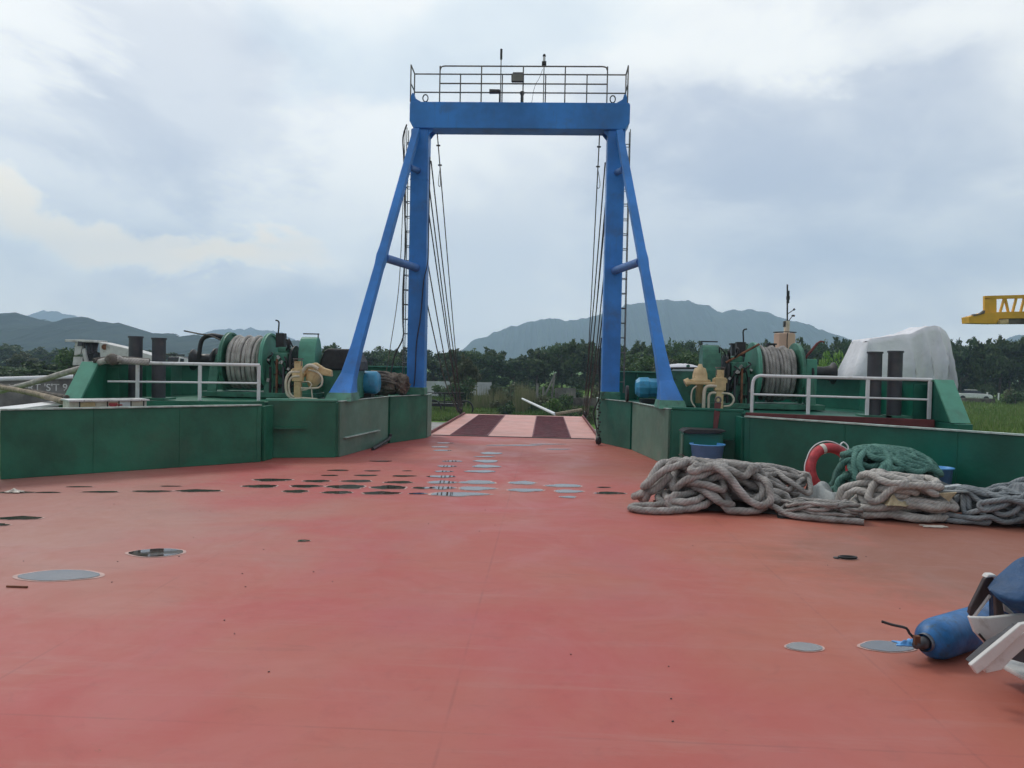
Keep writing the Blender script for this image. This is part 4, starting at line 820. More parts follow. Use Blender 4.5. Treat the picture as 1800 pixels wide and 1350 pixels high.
# blue tarpaulin over the chairs
prof = [(1738, 1034), (1747, 1018), (1765, 1003), (1785, 986), (1800, 979), (1835, 975), (1870, 990)]; low = [(1737, 1037), (1748, 1050), (1765, 1062), (1785, 1072), (1800, 1077), (1835, 1082), (1870, 1080)]
vs = []; nn = 7; K = 14
rr = random.Random(4)
for i in range(nn):
    A_ = AY(*prof[i], 4.40); B_ = AY(*low[i], 4.16)
    for k in range(K):
        t_ = k/(K-1); p = A_.lerp(B_, t_); p.y -= .16*math.sin(math.pi*t_)*min(1, i/2)+rr.uniform(-.012, .012); p.z += rr.uniform(-.006, .006); vs.append(p)
for i in range(nn):
    A_ = AY(*prof[i], 4.40)
    for k in range(1, 7): vs.append(A_+V(.02*k, .03*k, -.02*k*k*.5))
fs = [(i*K+k, (i+1)*K+k, (i+1)*K+k+1, i*K+k+1) for i in range(nn-1) for k in range(K-1)]
o0 = nn*K
for i in range(nn-1):
    fs.append((i*K, o0+i*6, o0+(i+1)*6, (i+1)*K))
    for k in range(5): fs.append((o0+i*6+k, o0+i*6+k+1, o0+(i+1)*6+k+1, o0+(i+1)*6+k))
o = MB().add(vs, fs, True).build('blue_tarpaulin', 'blue_tarp'); sb = o.modifiers.new('s', 'SUBSURF'); sb.levels = sb.render_levels = 2
so_ = o.modifiers.new('thick', 'SOLIDIFY'); so_.thickness = .006; tag(o, 'crinkled dark blue tarpaulin thrown over the tipped chairs', 'tarpaulin')
# ------------------------------------------------------------------ puddles
pud = []
def puddle(px0, px1, py, asp=.42, rim=True, seed=0, pts=None):
    a, b = G(px0, py), G(px1, py); c = (a+b)/2; L = (b-a).length/2; r = random.Random(seed+int(px0*7+py)); d = (b-a).normalized(); nv = V(-d.y, d.x, 0); H = L*asp*2
    w1, w2 = r.uniform(0, 6), r.uniform(0, 6); rg_ = .25 if py > 960 else 1.
    def out(k, zz):
        P = []
        for i in range(40):
            an = 2*math.pi*i/40; q = k*(1+rg_*(.09*math.sin(3*an+w1)+.06*math.sin(5*an+w2)+.035*math.sin(9*an+w1*2)+.03*math.sin(14*an+w2*3))); q *= (1-.10*abs(math.sin(an))+.12*abs(math.cos(an))**6)
            P.append(c+d*(math.cos(an)*L*q)+nv*(math.sin(an)*H/1.2*q*(1 if not pts else 1)) + V(0, 0, zz))
        return P
    if rim: tag(MB().add(out(1.12, .003), [tuple(range(40))]).build('dried_rim', 'rim_dry'), kind='structure')
    tag(MB().add(out(1.0, .006), [tuple(range(40))]).build('puddle', 'puddle'), kind='structure')
puddle(40, 168, 1012, .38); puddle(233, 318, 972, .48)
for a_ in ((0, 70, 911, .3), (-40, 14, 923, .3), (0, 58, 866, .2), (152, 208, 865, .2), (236, 298, 864, .2), (312, 384, 863, .25), (65, 104, 866, .2), (118, 160, 856, .15), (282, 316, 855, .15), (448, 508, 844, .35), (432, 486, 855, .4), (535, 578, 846, .4), (512, 562, 855, .4), (500, 540, 864, .5),
          (605, 652, 846, .4), (580, 640, 856, .5), (570, 618, 866, .4), (680, 724, 848, .4), (656, 712, 857, .5), (640, 700, 867, .35), (690, 728, 837, .3), (625, 662, 836, .3), (566, 594, 836, .3), (578, 612, 827, .3), (642, 668, 828, .3), (708, 724, 828, .3), (652, 688, 811, .25),
          (726, 762, 858, .4), (720, 750, 868, .35), (754, 800, 848, .5), (756, 798, 858, .5), (758, 850, 869, .30), (812, 868, 848, .5), (808, 864, 859, .5), (836, 874, 811, .7), (832, 876, 820, .6), (820, 870, 829, .4), (754, 800, 838, .4), (770, 800, 820, .5), (764, 795, 829, .4), (780, 812, 811, .4), (845, 880, 797, .6), (835, 870, 803, .3), (760, 790, 786, .4), (762, 792, 792, .4), (768, 795, 779, .3),
          (898, 940, 849, .6), (896, 952, 862, .4), (964, 1020, 854, .4), (976, 1020, 864, .5), (986, 1012, 874, .5), (1048, 1095, 867, .35), (1050, 1072, 857, .3), (860, 950, 783, .12), (930, 990, 781, .12), (960, 1000, 790, .2), (1386, 1442, 1138, .5), (1518, 1600, 1137, .42), (1476, 1504, 982, .5), (523, 543, 951, .5)):
    puddle(*a_, rim=a_[2] > 843)
# small litter and welds on the deck
m = MB(); p = G(30, 1033); m.box((p.x, p.y, .008), (.16, .012, .012)); tag(m.build('steel_rod', 'rust'), 'short rusty rod lying flat in front of the long left puddle', 'rod')
m = MB(); m.lathe([(0, .03), (.05, .03), (.05, 0)], G(18, 836)+V(0, 0, .0), 'Z', 10); tag(m.build('white_cup', 'white'), 'small white litter at the foot of the left wall corner', 'litter')
cloth('plastic_scrap', 'tape', 'crumpled pale scrap at the edge of the far left puddle', (G(25, 866).x, G(25, 866).y, .01), .09, .06, .05, 31, 'scrap')
m = MB(); a = G(655, 792); b_ = G(684, 780); m.tube(smoothpath([a+V(0, 0, .03), a.lerp(b_, .6)+V(0, 0, .07), b_+V(0, 0, .12), b_+V(.02, .05, .2)], .05), .035, 8); tag(m.build('black_hose', 'black'), 'short black hose piece at the foot of the left angled wall', 'hose')
r = random.Random(12); m = MB()
for k in range(46):
    x, y = r.uniform(-4.5, 4), r.uniform(2.6, 11)
    m.box((x, y, .003), (r.uniform(.004, .012), r.uniform(.004, .009), .004), Matrix.Rotation(r.random()*3, 3, 'Z'))
tag(m.build('grit', 'dark_print'), kind='stuff')
# padeye in the deck
p = G(1490, 982); t = thing('deck_padeye', p, 'flush steel lashing eye in the open deck right of centre', 'padeye'); MB().tube([p+V(math.cos(a)*.08, math.sin(a)*.035, .015) for a in np.linspace(0, 6.283, 20, endpoint=False)], .010, 6, closed=True).build('ring', 'black', t); MB().lathe([(0, .010), (.03, .010), (.03, 0)], p+V(-.1, 0, 0), 'Z', 8).build('lug', 'black', t)
# ------------------------------------------------------------------ port side: net bundle, box, hawsers
def blob_mesh(c, sx, sy, sz, seed, amp=.2, nu=40, nv=24, fr=(6, 9)):
    r = np.random.default_rng(seed); ph = r.uniform(0, 6, 12); vs = []
    for i in range(nu):
        for j in range(nv+1):
            u_, v_ = 2*math.pi*i/nu, math.pi*j/nv; q = 1+amp*(abs(math.sin(fr[0]*u_+3*v_+ph[0]))*.6+abs(math.sin(fr[1]*v_-2*u_+ph[1]))*.5+.4*math.sin(13*u_+11*v_+ph[2]))-amp*.5
            vs.append(V(c[0]+sx*q*math.cos(v_), c[1]+sy*q*math.sin(v_)*math.cos(u_), c[2]+sz*q*math.sin(v_)*math.sin(u_)))
    return vs, [(i*(nv+1)+j, i*(nv+1)+j+1, ((i+1) % nu)*(nv+1)+j+1, ((i+1) % nu)*(nv+1)+j) for i in range(nu) for j in range(nv)]
t = thing('net_bundle', (-2.9, 17.0, PZ), 'brown tarred net tied into a long bundle beside the left blue column', 'net')
v_, f_ = blob_mesh((-2.95, 17.0, 1.27), .60, .30, .25, 5, .22); MB().add(v_, f_, True).build('bundle', 'brown_net', t)
v_, f_ = blob_mesh((-2.44, 16.95, 1.25), .14, .18, .21, 9, .4); MB().add(v_, f_, True).build('tied_end', 'brown_net', t)
r = random.Random(8)
for k in range(9):
    z = 1.12+.05*k; y_ = 16.72+.035*abs(k-4)-.03
    MB().tube(smoothpath([(-3.4, y_, z-.06), (-3.1, y_-.03, z+r.uniform(-.03, .03)), (-2.8, y_, z+r.uniform(-.03, .03)), (-2.54, y_+.06, 1.25+(z-1.25)*.3)], .05), .028, 7, strands=3, lay=.06).build('net_strand', 'rope_dark', t)
MB().tube([V(-2.55, 16.95+math.cos(a)*.17, 1.25+math.sin(a)*.16) for a in np.linspace(0, 6.283, 20, endpoint=False)], .022, 6, closed=True).build('lashing', 'black', t)
# yellow box with signs behind port screen plate
def on_line(px, off):
    p, q = V(-4.05, 12.78, 0), V(-6.72, 10.22, 0); d = (q-p).normalized(); nn = V(-d.y, d.x, 0)*-1; nn = nn if nn.y > 0 else -nn; p = p+nn*off
    r_ = ray(px, 706); k = ((CAMP.x-p.x)*r_.y-(CAMP.y-p.y)*r_.x)/(d.x*r_.y-d.y*r_.x); return p+d*k
A_, B_ = on_line(122, .14), on_line(258, .14); W = (B_-A_).length; ex = (B_-A_).normalized(); ey = V(-ex.y, ex.x, 0); Rb = Matrix((ex, ey, V(0, 0, 1))).transposed(); mid = (A_+B_)/2
t = thing('signed_box', (mid.x, mid.y, .55), 'yellow and cream panelled box with black dividers and red marks behind the left wall', 'box')
zt = AY(190, 705, mid.y).z; Q = lambda f, o, z: A_+ex*(W*f)+ey*o+V(0, 0, z)
MB().box(Q(.5, .22, (.56+zt)/2), (W, .42, zt-.56), Rb).build('body', 'tape', t); MB().box(Q(.5, .2, zt+.012), (W+.05, .52, .022), Rb).build('lid', 'alu', t)
for a0, a1, mm in [(0, .12, 'cream_pale'), (.13, .32, 'cream'), (.33, .47, 'cream_pale'), (.48, .62, 'peach'), (.63, .78, 'white'), (.79, .95, 'cream_pale')]: MB().box(Q((a0+a1)/2, 0, (.57+zt)/2), (W*(a1-a0), .010, zt-.60), Rb).build('sign_panel', mm, t)
for a0 in (.125, .475, .625, .785, .955): MB().box(Q(a0, -.006, (.57+zt)/2), (.016, .012, zt-.58), Rb).build('divider', 'dark_print', t)
m = MB(); m.prism([Q(.49+.12*f, -.012, zt-.05-.05*math.sin(f*math.pi)) for f in np.linspace(0, 1, 9)]+[Q(.60, -.012, zt-.03), Q(.50, -.012, zt-.03)], ey*.004); m.build('red_mark', 'red_ring', t); MB().box(Q(.64, -.012, zt-.06), (.06, .006, .02), Rb).build('red_mark', 'red_ring', t)
# hawsers leading out to port
A0 = V(-6.35, 12.25, 1.68)
def haw(pts, r, mt, label, nm='hawser'):
    m = MB(); m.tube(smoothpath(pts, .15), r, 8, strands=3, lay=.08); return tag(m.build(nm, mt), label, 'rope')
haw([AY(262, 637, 12.6), AY(215, 634, 12.4), A0, AY(100, 660, 13.5), AY(30, 680, 15), AY(-60, 700, 17), AY(-300, 740, 22)], .055, 'rope_pale', 'thick pale hawser running from the left railing corner out over the side')
haw([AY(262, 634, 12.7), AY(230, 631, 12.7), AY(190, 630, 12.6), AY(165, 634, 12.4)], .04, 'rope_dark', 'dark doubled rope tail lying on the left railing top')
v_, f_ = blob_mesh(tuple(A0+V(.03, 0, .0)), .11, .1, .09, 4, .2, 20, 12); tag(MB().add(v_, f_, True).build('rope_knot', 'rope_dark'), 'dark lashed knot where the hawser crosses the left plate corner', 'rope knot')
haw([AY(112, 706, 11.3), AY(60, 692, 13), AY(0, 681, 15), AY(-80, 672, 18)], .05, 'dry_wood', 'brown hawser slanting up to the left, lower of the two')
haw([AY(118, 698, 11.9), AY(60, 688, 14), AY(20, 680, 16), AY(-60, 668, 20)], .035, 'rope_dark', 'thin dark rope running above the brown hawser at far left')
# white gunwale strip far left
m = MB(); m.prism([AY(-60, 730, 10.9), AY(112, 708, 11.7), AY(100, 704, 12.3), AY(40, 711, 12.2), AY(-60, 722, 12.0)], (0, 0, -.03)); tag(m.build('painted_board', 'white'), 'long white board lying outside the left bulwark', 'board')
# ------------------------------------------------------------------ port side background vessel, crane
t = thing('moored_barge', (-20, 30, GZ), 'weathered dark barge with a white gunwale and scrawled white letters, beyond the left side', 'barge')
m = MB(); m.prism([AY(-500, 760, 24), AY(-500, 684, 24), AY(135, 662, 33), AY(135, 735, 33)], (-1.5, 6, 0)); m.build('hull', 'hull_weathered', t)
m = MB(); m.tube([AY(-500, 683, 23.9), AY(135, 662, 32.9)], .09, 8); m.build('gunwale', 'white', t)
pa, pb = AY(-500, 683, 24), AY(135, 662, 33); dd = (pb-pa); dd.z = 0; ang = math.atan2(dd.y, dd.x)
text("A3URT 'S'T 9", .42, AY(68, 687, 31.3)+V(.03, -.12, 0), Matrix.Rotation(ang, 3, 'Z') @ FR, 'crane_white', t, 'painted_letters', .01)
t = thing('mobile_crane', (AY(160, 640, 26).x, 26, GZ), 'weathered white telescopic crane boom with open machinery head, behind the left bulwark', 'crane')
Y = 26
m = MB(); m.prism([AY(174, 601, Y), AY(228, 613, Y), AY(270, 625, Y), AY(272, 642, Y), AY(200, 634, Y), AY(176, 630, Y)], (0, .7, 0)); m.build('boom', 'crane_white', t, bevel=.03)
m = MB(); m.cyl(AY(184, 610, Y-.02), AY(184, 610, Y+.1), .10, 14); m.build('boom_pin', 'rust', t)
m = MB(); m.box(AY(152, 600, Y+.4), (1.0, .9, .08)); m.prism([AY(132, 597, Y), AY(146, 597, Y), AY(141, 622, Y), AY(130, 625, Y)], (0, .12, 0)); m.prism([AY(129, 627, Y), AY(145, 627, Y), AY(145, 642, Y), AY(127, 642, Y)], (0, .8, 0))
m.prism([AY(143, 615, Y), AY(148, 612, Y), AY(154, 635, Y), AY(149, 640, Y)], (0, .1, 0)); m.build('head_frame', 'crane_white', t, bevel=.015)
m = MB(); r = random.Random(2)
for k in range(11): x = 148+k*2.4; m.cyl(AY(x, 600, Y+.1+.06*k), AY(x+r.uniform(-3, 3), 622+r.uniform(-4, 4), Y+.1), .035, 6)
m.prism([AY(152, 622, Y+.2), AY(175, 620, Y+.2), AY(176, 634, Y+.2), AY(152, 634, Y+.2)], (0, .5, 0)); m.prism([AY(137, 600, Y-.05), AY(144, 600, Y-.05), AY(143, 608, Y-.05), AY(136, 608, Y-.05)], (0, .1, 0)); m.build('winch_gear', 'bollard_grey', t)
m = MB(); p = AY(150, 642, Y+.5); m.box((p.x+.3, Y+.5, (p.z+GZ)/2), (1.0, .8, p.z-GZ)); m.box((p.x+2.2, Y+.7, -.6), (6.5, 2.2, .9))
m.build('carrier', 'hull_weathered', t, bevel=.03)
for dx in (0., 1.6, 4.2):
    m = MB(); m.cyl((p.x+dx-.5, Y-.45, GZ+.52), (p.x+dx-.5, Y-.2, GZ+.52), .52, 20); m.build('wheel', 'black', t)
t = thing('operator_cab', (AY(315, 630, 24).x, 24, GZ), 'small blue-grey operator cab with a white framed window behind the left bulwark', 'cab')
m = MB(); m.prism([AY(291, 642, 24), AY(295, 627, 24), AY(320, 627, 24), AY(332, 642, 24)], (0, 1.2, 0)); m.build('cab_body', 'bollard_grey', t, bevel=.04); pz = AY(310, 642, 24); MB().box((pz.x, 24.6, (pz.z+GZ)/2-.01), (1.0, 1.2, pz.z-GZ)).build('chassis', 'hull_weathered', t)
MB().box(AY(306, 624, 24.4), (.42, .6, .04)).build('roof', 'black', t)
m = MB(); m.prism([AY(313, 637, 23.97), AY(315, 627, 23.97), AY(331, 631, 23.97), AY(330, 637, 23.97)], (0, .02, 0)); m.build('window_frame', 'white', t); 
m = MB(); m.prism([AY(316, 636, 23.95), AY(317, 630, 23.95), AY(323, 631, 23.95), AY(323, 636, 23.95)], (0, .015, 0)); m.build('window', 'glass', t)
# ------------------------------------------------------------------ starboard background
t = thing('antenna_housing', (AY(1378, 600, 22).x, 22, GZ), 'tall peach housing with a banded antenna mast behind the right winch', 'housing')
c = AY(1379, 605, 22); zt = AY(1379, 586, 22).z
m = MB(); m.lathe([(.30, GZ), (.30, zt-.03), (.28, zt), (0, zt)], (c.x, c.y, 0), 'Z', 8, False); m.build('body', 'peach', t)
m = MB(); m.tube([V(c.x+math.cos(a)*.31, c.y+math.sin(a)*.31, zt+.03) for a in np.linspace(0, 6.283, 14, endpoint=False)], .012, 5, closed=True)
m.tube(smoothpath([(c.x-.02, c.y-.31, zt), (c.x-.03, c.y-.32, zt-.3), (c.x, c.y-.31, zt-.55)], .1), .012, 5); m.build('cable', 'black', t)
ms = AY(1384, 500, 22); m = MB(); m.cyl((c.x+.05, c.y, zt), (c.x+.05, c.y, zt+.35), .08, 10); m.build('mast_base', 'cream_pale', t)
m = MB(); m.cyl((c.x+.06, c.y, zt+.3), (ms.x, c.y, ms.z), .022, 6); m.cyl((c.x+.06, c.y, zt+.85), (c.x+.06, c.y, zt+1.2), .04, 8); m.box((c.x+.03, c.y, zt+.26), (.14, .12, .16)); m.box((c.x+.06, c.y, zt+1.0), (.08, .08, .1)); m.cyl((c.x+.06, c.y, zt+.55), (c.x+.22, c.y, zt+.66), .012, 5)
m.lathe([(0, -.04), (.04, 0), (0, .04)], (c.x+.24, c.y, zt+.68), 'Z', 8); m.cyl((c.x+.06, c.y, zt+.3), (c.x+.20, c.y, zt+.50), .012, 5); m.box((c.x+.22, c.y, zt+.50), (.08, .05, .05)); m.build('mast', 'black', t)
# tarpaulin covered load
def tarp_load():
    t = thing('covered_load', (AY(1590, 650, 17).x, 17, GZ), 'big white tarpaulin draped over a boxy load with a humped top, right of the bollards', 'covered load')
    Y = 17.0; D_ = .95; K = 34; topL = [(1526, 601), (1530, 595), (1570, 590), (1600, 587), (1612, 581), (1628, 575), (1642, 572), (1652, 574), (1663, 583), (1670, 596), (1673, 612)]
    n_ = 84; q = np.linspace(0, 1, len(topL)); px = np.interp(np.linspace(0, 1, n_), q, [a for a, b in topL]); py = np.interp(np.linspace(0, 1, n_), q, [b for a, b in topL])
    T = [AY(px[i], py[i], Y) for i in range(n_)]; col = []
    for k in range(14): col.append((T[0].x, Y+D_*(1-k/14), T[0].z, -1, 0))
    for i in range(n_): col.append((T[i].x, Y, T[i].z, -.5 if i == 0 else (.5 if i == n_-1 else 0), -1))
    for k in range(1, 15): col.append((T[-1].x, Y+D_*k/14, T[-1].z, 1, 0))
    vs = []
    for c_, (x, y, z, nx, ny) in enumerate(col):
        for k in range(K):
            f = k/(K-1); g_ = min(1, f*6); zz = z*(1-f)+(GZ+.02)*f; amp = (.13+.16*max(0, min(1, (c_-52)/12)))*g_
            fold = amp*(1-abs(math.sin(c_*.23+.9*math.sin(f*2.6+c_*.05)-f*2.2)))**2.4+.04*math.sin(c_*.19+f*6)*g_+.03*math.sin(f*17+c_*.33)*g_*(c_ > 50)
            o_ = .12*g_+fold; vs.append(V(x+nx*(.3 if nx > 0 else 1)*(o_+(.12*f if nx < 0 else 0)), y+ny*o_, zz))
    fs = [(i*K+k, i*K+k+1, (i+1)*K+k+1, (i+1)*K+k) for i in range(len(col)-1) for k in range(K-1)]
    o0 = len(vs); M_ = 8
    for i in range(n_):
        for k in range(1, M_+1): f = k/M_; vs.append(V(T[i].x, Y+D_*f, T[i].z+.05*math.sin(i*.31+k)*(f < 1)-.05*math.sin(math.pi*f)))
    ft = lambda i, k: (14+i)*K if k == 0 else o0+i*M_+k-1
    fs += [(ft(i, k), ft(i+1, k), ft(i+1, k+1), ft(i, k+1)) for i in range(n_-1) for k in range(M_)]
    MB().add(vs, fs, True).build('tarpaulin', 'canvas', t)
    MB().box(((T[0].x+T[-1].x)/2, Y+D_*.55, .3), (T[-1].x-T[0].x-.3, D_*.8, 2*(T[0].z-.4-.3))).build('load', 'planks', t)
tarp_load()
# sack on starboard bulwark
v_, f_ = blob_mesh((3.95, 18.3, 1.72), .46, .26, .13, 6, .08, 30, 18); tag(MB().add(v_, f_, True).build('white_sack', 'canvas'), 'plump white sack lying on the bulwark rail behind the right brace', 'sack')
# yellow yard crane
t = thing('yard_crane', (AY(1900, 560, 34).x, 34, GZ), 'end of an orange-yellow gantry crane girder high at the right edge', 'gantry crane')
Y = 34
panel([(1703, 557), (1732, 549), (2100, 540), (2100, 556), (1757, 560), (1752, 569), (1704, 568)], Y, .6, 'yellow', t, 'main_girder')
MB().prism([AY(1752, 569, Y+.05), AY(1757, 556, Y+.05), AY(2100, 552, Y+.05), AY(2100, 568, Y+.05)], (0, .5, 0)).build('girder_shadow_web', 'planks', t)  # dark colour here paints the shade under the girder
panel([(1731, 520), (2100, 510), (2100, 516), (1731, 526)], Y+.1, .15, 'yellow', t, 'top_chord'); panel([(1731, 524), (1752, 524), (1752, 551), (1731, 551)], Y+.1, .15, 'yellow', t, 'end_panel'); panel([(1731, 549), (2100, 540), (2100, 545), (1731, 554)], Y+.1, .15, 'yellow', t, 'bottom_chord')
for x0, x1 in ((1757, 1765), (1772, 1766), (1779, 1786), (1793, 1800), (1812, 1806), (1820, 1827), (1845, 1838)): panel([(x0, 550), (x0+3.5, 550), (x1+3.5, 523), (x1, 523)], Y+.12, .1, 'yellow', t, 'lattice_bar')
panel([(1757, 562), (1773, 561), (1773, 569), (1757, 569)], Y-.1, .3, 'cream', t, 'buffer')
panel([(1712, 552), (1722, 552), (1732, 545), (1731, 551), (1712, 556)], Y-.05, .2, 'planks', t, 'cable_tray')
for dx in (0, 3.5): p = AY(2080, 560, Y); MB().hull8([V(p.x+dx-.3, Y-.3, GZ), V(p.x+dx+.3, Y-.3, GZ), V(p.x+dx+.3, Y+.6, GZ), V(p.x+dx-.3, Y+.6, GZ)], [V(p.x+.2+dx*.3-.2, Y-.2, p.z), V(p.x+.2+dx*.3+.2, Y-.2, p.z), V(p.x+.2+dx*.3+.2, Y+.5, p.z), V(p.x+.2+dx*.3-.2, Y+.5, p.z)]).build('leg', 'yellow', t)
# parked car
def car():
    p = G(1710, 704, GZ); L = 4.4; t = thing('parked_car', (p.x, p.y, GZ), 'white saloon car parked in the grass beyond the right side', 'car')
    R = Matrix.Rotation(math.radians(-18), 3, 'Z'); T = lambda x, y, z: V(p.x, p.y, GZ) + R @ V(x, y, z)
    low = [(-2.2, .35), (-2.2, .75), (-2.05, .92), (-1.2, .98), (-.6, 1.0), (1.0, .98), (1.9, .86), (2.18, .7), (2.2, .35)]
    m = MB(); m.prism([T(x, -.85, z) for x, z in low], R @ V(0, 1.7, 0)); m.build('body', 'white', t, bevel=.08)
    cab = [(-1.5, .97), (-.95, 1.40), (.35, 1.42), (1.15, .97)]
    m = MB(); m.hull8([T(-1.55, -.8, .97), T(1.2, -.8, .97), T(1.2, .8, .97), T(-1.55, .8, .97)], [T(-.9, -.62, 1.40), T(.35, -.62, 1.40), T(.35, .62, 1.40), T(-.9, .62, 1.40)]); m.build('windows', 'glass', t)
    m = MB(); m.box(T(-.28, 0, 1.425), (1.35, 1.28, .05), R); m.build('roof', 'white', t, bevel=.02)
    for x in (-1.35, 1.4):
        for y in (-.82, .82): m = MB(); m.cyl(T(x, y-.1, .33), T(x, y+.1, .33), .33, 18); m.build('wheel', 'black', t)
car()
MB_ = MB(); p = G(1718, 711, GZ); MB_.box((p.x, p.y, GZ+.35), (3.6, .8, .7)); tag(MB_.build('brick_stack', 'planks', bevel=.03), 'low brown stack of blocks in front of the white car', 'block stack')
# white boundary wall and plank fence beyond the ramp
t = thing('boundary_wall', (AY(800, 700, 78).x, 78, GZ), 'long pale concrete boundary wall behind the left hoist wires', 'wall')
a, b = AY(560, 702, 78), AY(862, 702, 78); zt = AY(800, 671, 78).z
MB().box(((a.x+b.x)/2, 78, (zt+GZ)/2), (b.x-a.x, .2, zt-GZ)).build('panels', 'wall_white', t); 
m = MB()
for k in range(9): m.box((a.x+(b.x-a.x)*k/8, 77.86, (zt+GZ)/2), (.2, .1, zt-GZ+.06))
m.build('piers', 'wall_white', t)
t = thing('plank_fence', (AY(1010, 700, 62).x, 62, GZ), 'dark weathered plank fence across the scrubland beyond the ramp', 'fence'); a, b = AY(930, 702, 62), AY(1062, 702, 62); zt = AY(1000, 699, 62).z
MB().box(((a.x+b.x)/2, 62, (GZ+zt)/2+.0), (b.x-a.x, .3, zt-GZ)).build('base_rail', 'planks', t)
m = MB(); a, b = AY(975, 700, 62), AY(1012, 700, 62); z2 = AY(990, 682, 62).z
for k in range(8): x = a.x+(b.x-a.x)*(k+.5)/8; m.box((x, 61.8, (z2+zt)/2), ((b.x-a.x)/8-.02, .06, z2-zt))
m.build('boards', 'hull_weathered', t)
for k, (x0, y0, x1, y1, r) in enumerate(((944, 702, 945, 674, .09), (955, 702, 955, 680, .08), (936, 702, 936, 692, .07), (956, 700, 973, 664, .07), (970, 700, 975, 656, .08))):
    m = MB(); m.cyl(AY(x0, y0, 58), AY(x1, y1, 58), r, 7); m.build('stake', 'hull_weathered', t)
for k, (pts, lab) in enumerate((([(918, 701, 46), (976, 728, 30)], 'long thin white pole slanting down to the far ramp edge'), ([(976, 728, 30), (1022, 720, 31)], 'short pale pole at the ramp edge, meeting the long white one'))):
    m = MB(); m.cyl(AY(*pts[0]), AY(*pts[1]), .06, 7); tag(m.build('leaning_pole', 'white' if k == 0 else 'dry_wood'), lab, 'pole')
t = thing('handcart', (AY(790, 700, 50).x, 50, GZ), 'dark frame cart with spoked wheels in the scrub left of the ramp', 'cart'); c = AY(792, 697, 50)
m = MB()
for dx in (-1.3, -.4, .5): m.cyl((c.x+dx, 50, GZ+.3), (c.x+dx, 50, GZ+1.5), .04, 6)
m.cyl((c.x-1.6, 50, GZ+1.45), (c.x+.9, 50, GZ+1.5), .05, 6); m.cyl((c.x-1.5, 50, GZ+.9), (c.x+1.0, 50, GZ+.9), .04, 6); m.box((c.x-.3, 50.2, GZ+.7), (2.2, .6, .2)); m.build('frame', 'black', t)
for dx in (-1.1, 1.0): m = MB(); m.tube([V(c.x+dx+math.cos(q_)*.5, 49.8, GZ+.5+math.sin(q_)*.5) for q_ in np.linspace(0, 6.283, 20, endpoint=False)], .06, 6, closed=True); m.build('wheel', 'black', t)
m = MB(); r = random.Random(6)
for k in range(5): x = 1.0+r.uniform(-.3, .3); m.tube(smoothpath([(AY(770, 742, 24).x-r.uniform(0, 2), 26+r.uniform(-3, 3), GZ+.05), (AY(770, 742, 24).x+r.uniform(-1, 1), 28+r.uniform(-3, 3), GZ+.1), (AY(770, 742, 24).x+r.uniform(0, 2), 30+r.uniform(-3, 3), GZ+.05)], .3), .06, 6)
tag(m.build('driftwood', 'planks'), 'dark driftwood branches on the grey apron left of the ramp', 'driftwood')
# ------------------------------------------------------------------ vegetation
def leaves(cs, count, size, seed, squash=.75, base=0):
    """leaf-sized quads scattered through lobes; cs = [(x,y,z,r,zscale)]"""
    r = np.random.default_rng(seed); w_ = np.array([c[3]**2 for c in cs]); w_ = w_/w_.sum(); idx = r.choice(len(cs), count, p=w_)
    C = np.array([c[:3] for c in cs])[idx]; R = np.array([c[3] for c in cs])[idx]; Z = np.array([c[4] for c in cs])[idx]
    d = r.normal(size=(count, 3)); d /= np.linalg.norm(d, axis=1)[:, None]; rad = R*(r.uniform(.35, 1.08, count)**.6)
    P = C + d*rad[:, None]*np.stack([np.ones(count), np.ones(count), Z], 1)
    a = r.normal(size=(count, 3)); a /= np.linalg.norm(a, axis=1)[:, None]; b = np.cross(a, d+r.normal(size=(count, 3))*.5); b /= np.linalg.norm(b, axis=1)[:, None]+1e-6
    s = size*r.uniform(.5, 1.3, count)[:, None]; v = np.stack([P-a*s, P+b*s*.5, P+a*s, P-b*s*.5], 1).reshape(-1, 3)
    return v, [(4*i, 4*i+1, 4*i+2, 4*i+3) for i in range(count)]
def raw(name, v, f, mt):
    me = bpy.data.meshes.new(name); me.from_pydata(v.tolist() if hasattr(v, 'tolist') else v, [], f); me.materials.append(MATS[mt]); o = bpy.data.objects.new(name, me); return o
def tree_proto(seed, H, W, mt, leaf=.24, count=2600, kind='round'):
    r = random.Random(seed); m = MB(); lobes = []
    m.tube(smoothpath([(0, 0, -.3), (r.uniform(-.1, .1), r.uniform(-.1, .1), H*.25), (r.uniform(-.3, .3), r.uniform(-.3, .3), H*.55), (r.uniform(-.3, .3), 0, H*.8)], .5), .16, 7, rs=None)
    for k in range(9):
        z0 = H*r.uniform(.22, .6); an = r.uniform(0, 6.28); rr = W*r.uniform(.35, .9); z1 = min(H*.9, z0+H*r.uniform(.1, .35)); p = V(math.cos(an)*rr, math.sin(an)*rr, z1)
        m.tube(smoothpath([(0, 0, z0), p*.5+V(0, 0, z0*.5), p], .5), .06, 5)
        lobes.append((p.x, p.y, p.z, W*r.uniform(.30, .48), r.uniform(.6, .9)))
    for k in range(6): lobes.append((r.uniform(-.4, .4)*W, r.uniform(-.4, .4)*W, H*r.uniform(.45, .9), W*r.uniform(.28, .42), .8))
    for k in range(4): lobes.append((r.uniform(-.9, .9)*W, r.uniform(-.7, .7)*W, H*r.uniform(.12, .3), W*r.uniform(.3, .45), .8))
    for k in range(5): lobes.append((r.uniform(-.6, .6)*W, r.uniform(-.3, .3)*W, H*r.uniform(.88, 1.04), W*r.uniform(.08, .16), 1.6))
    v, f = leaves(lobes, count, leaf, seed)
    return m, (v, f), mt
protos = []
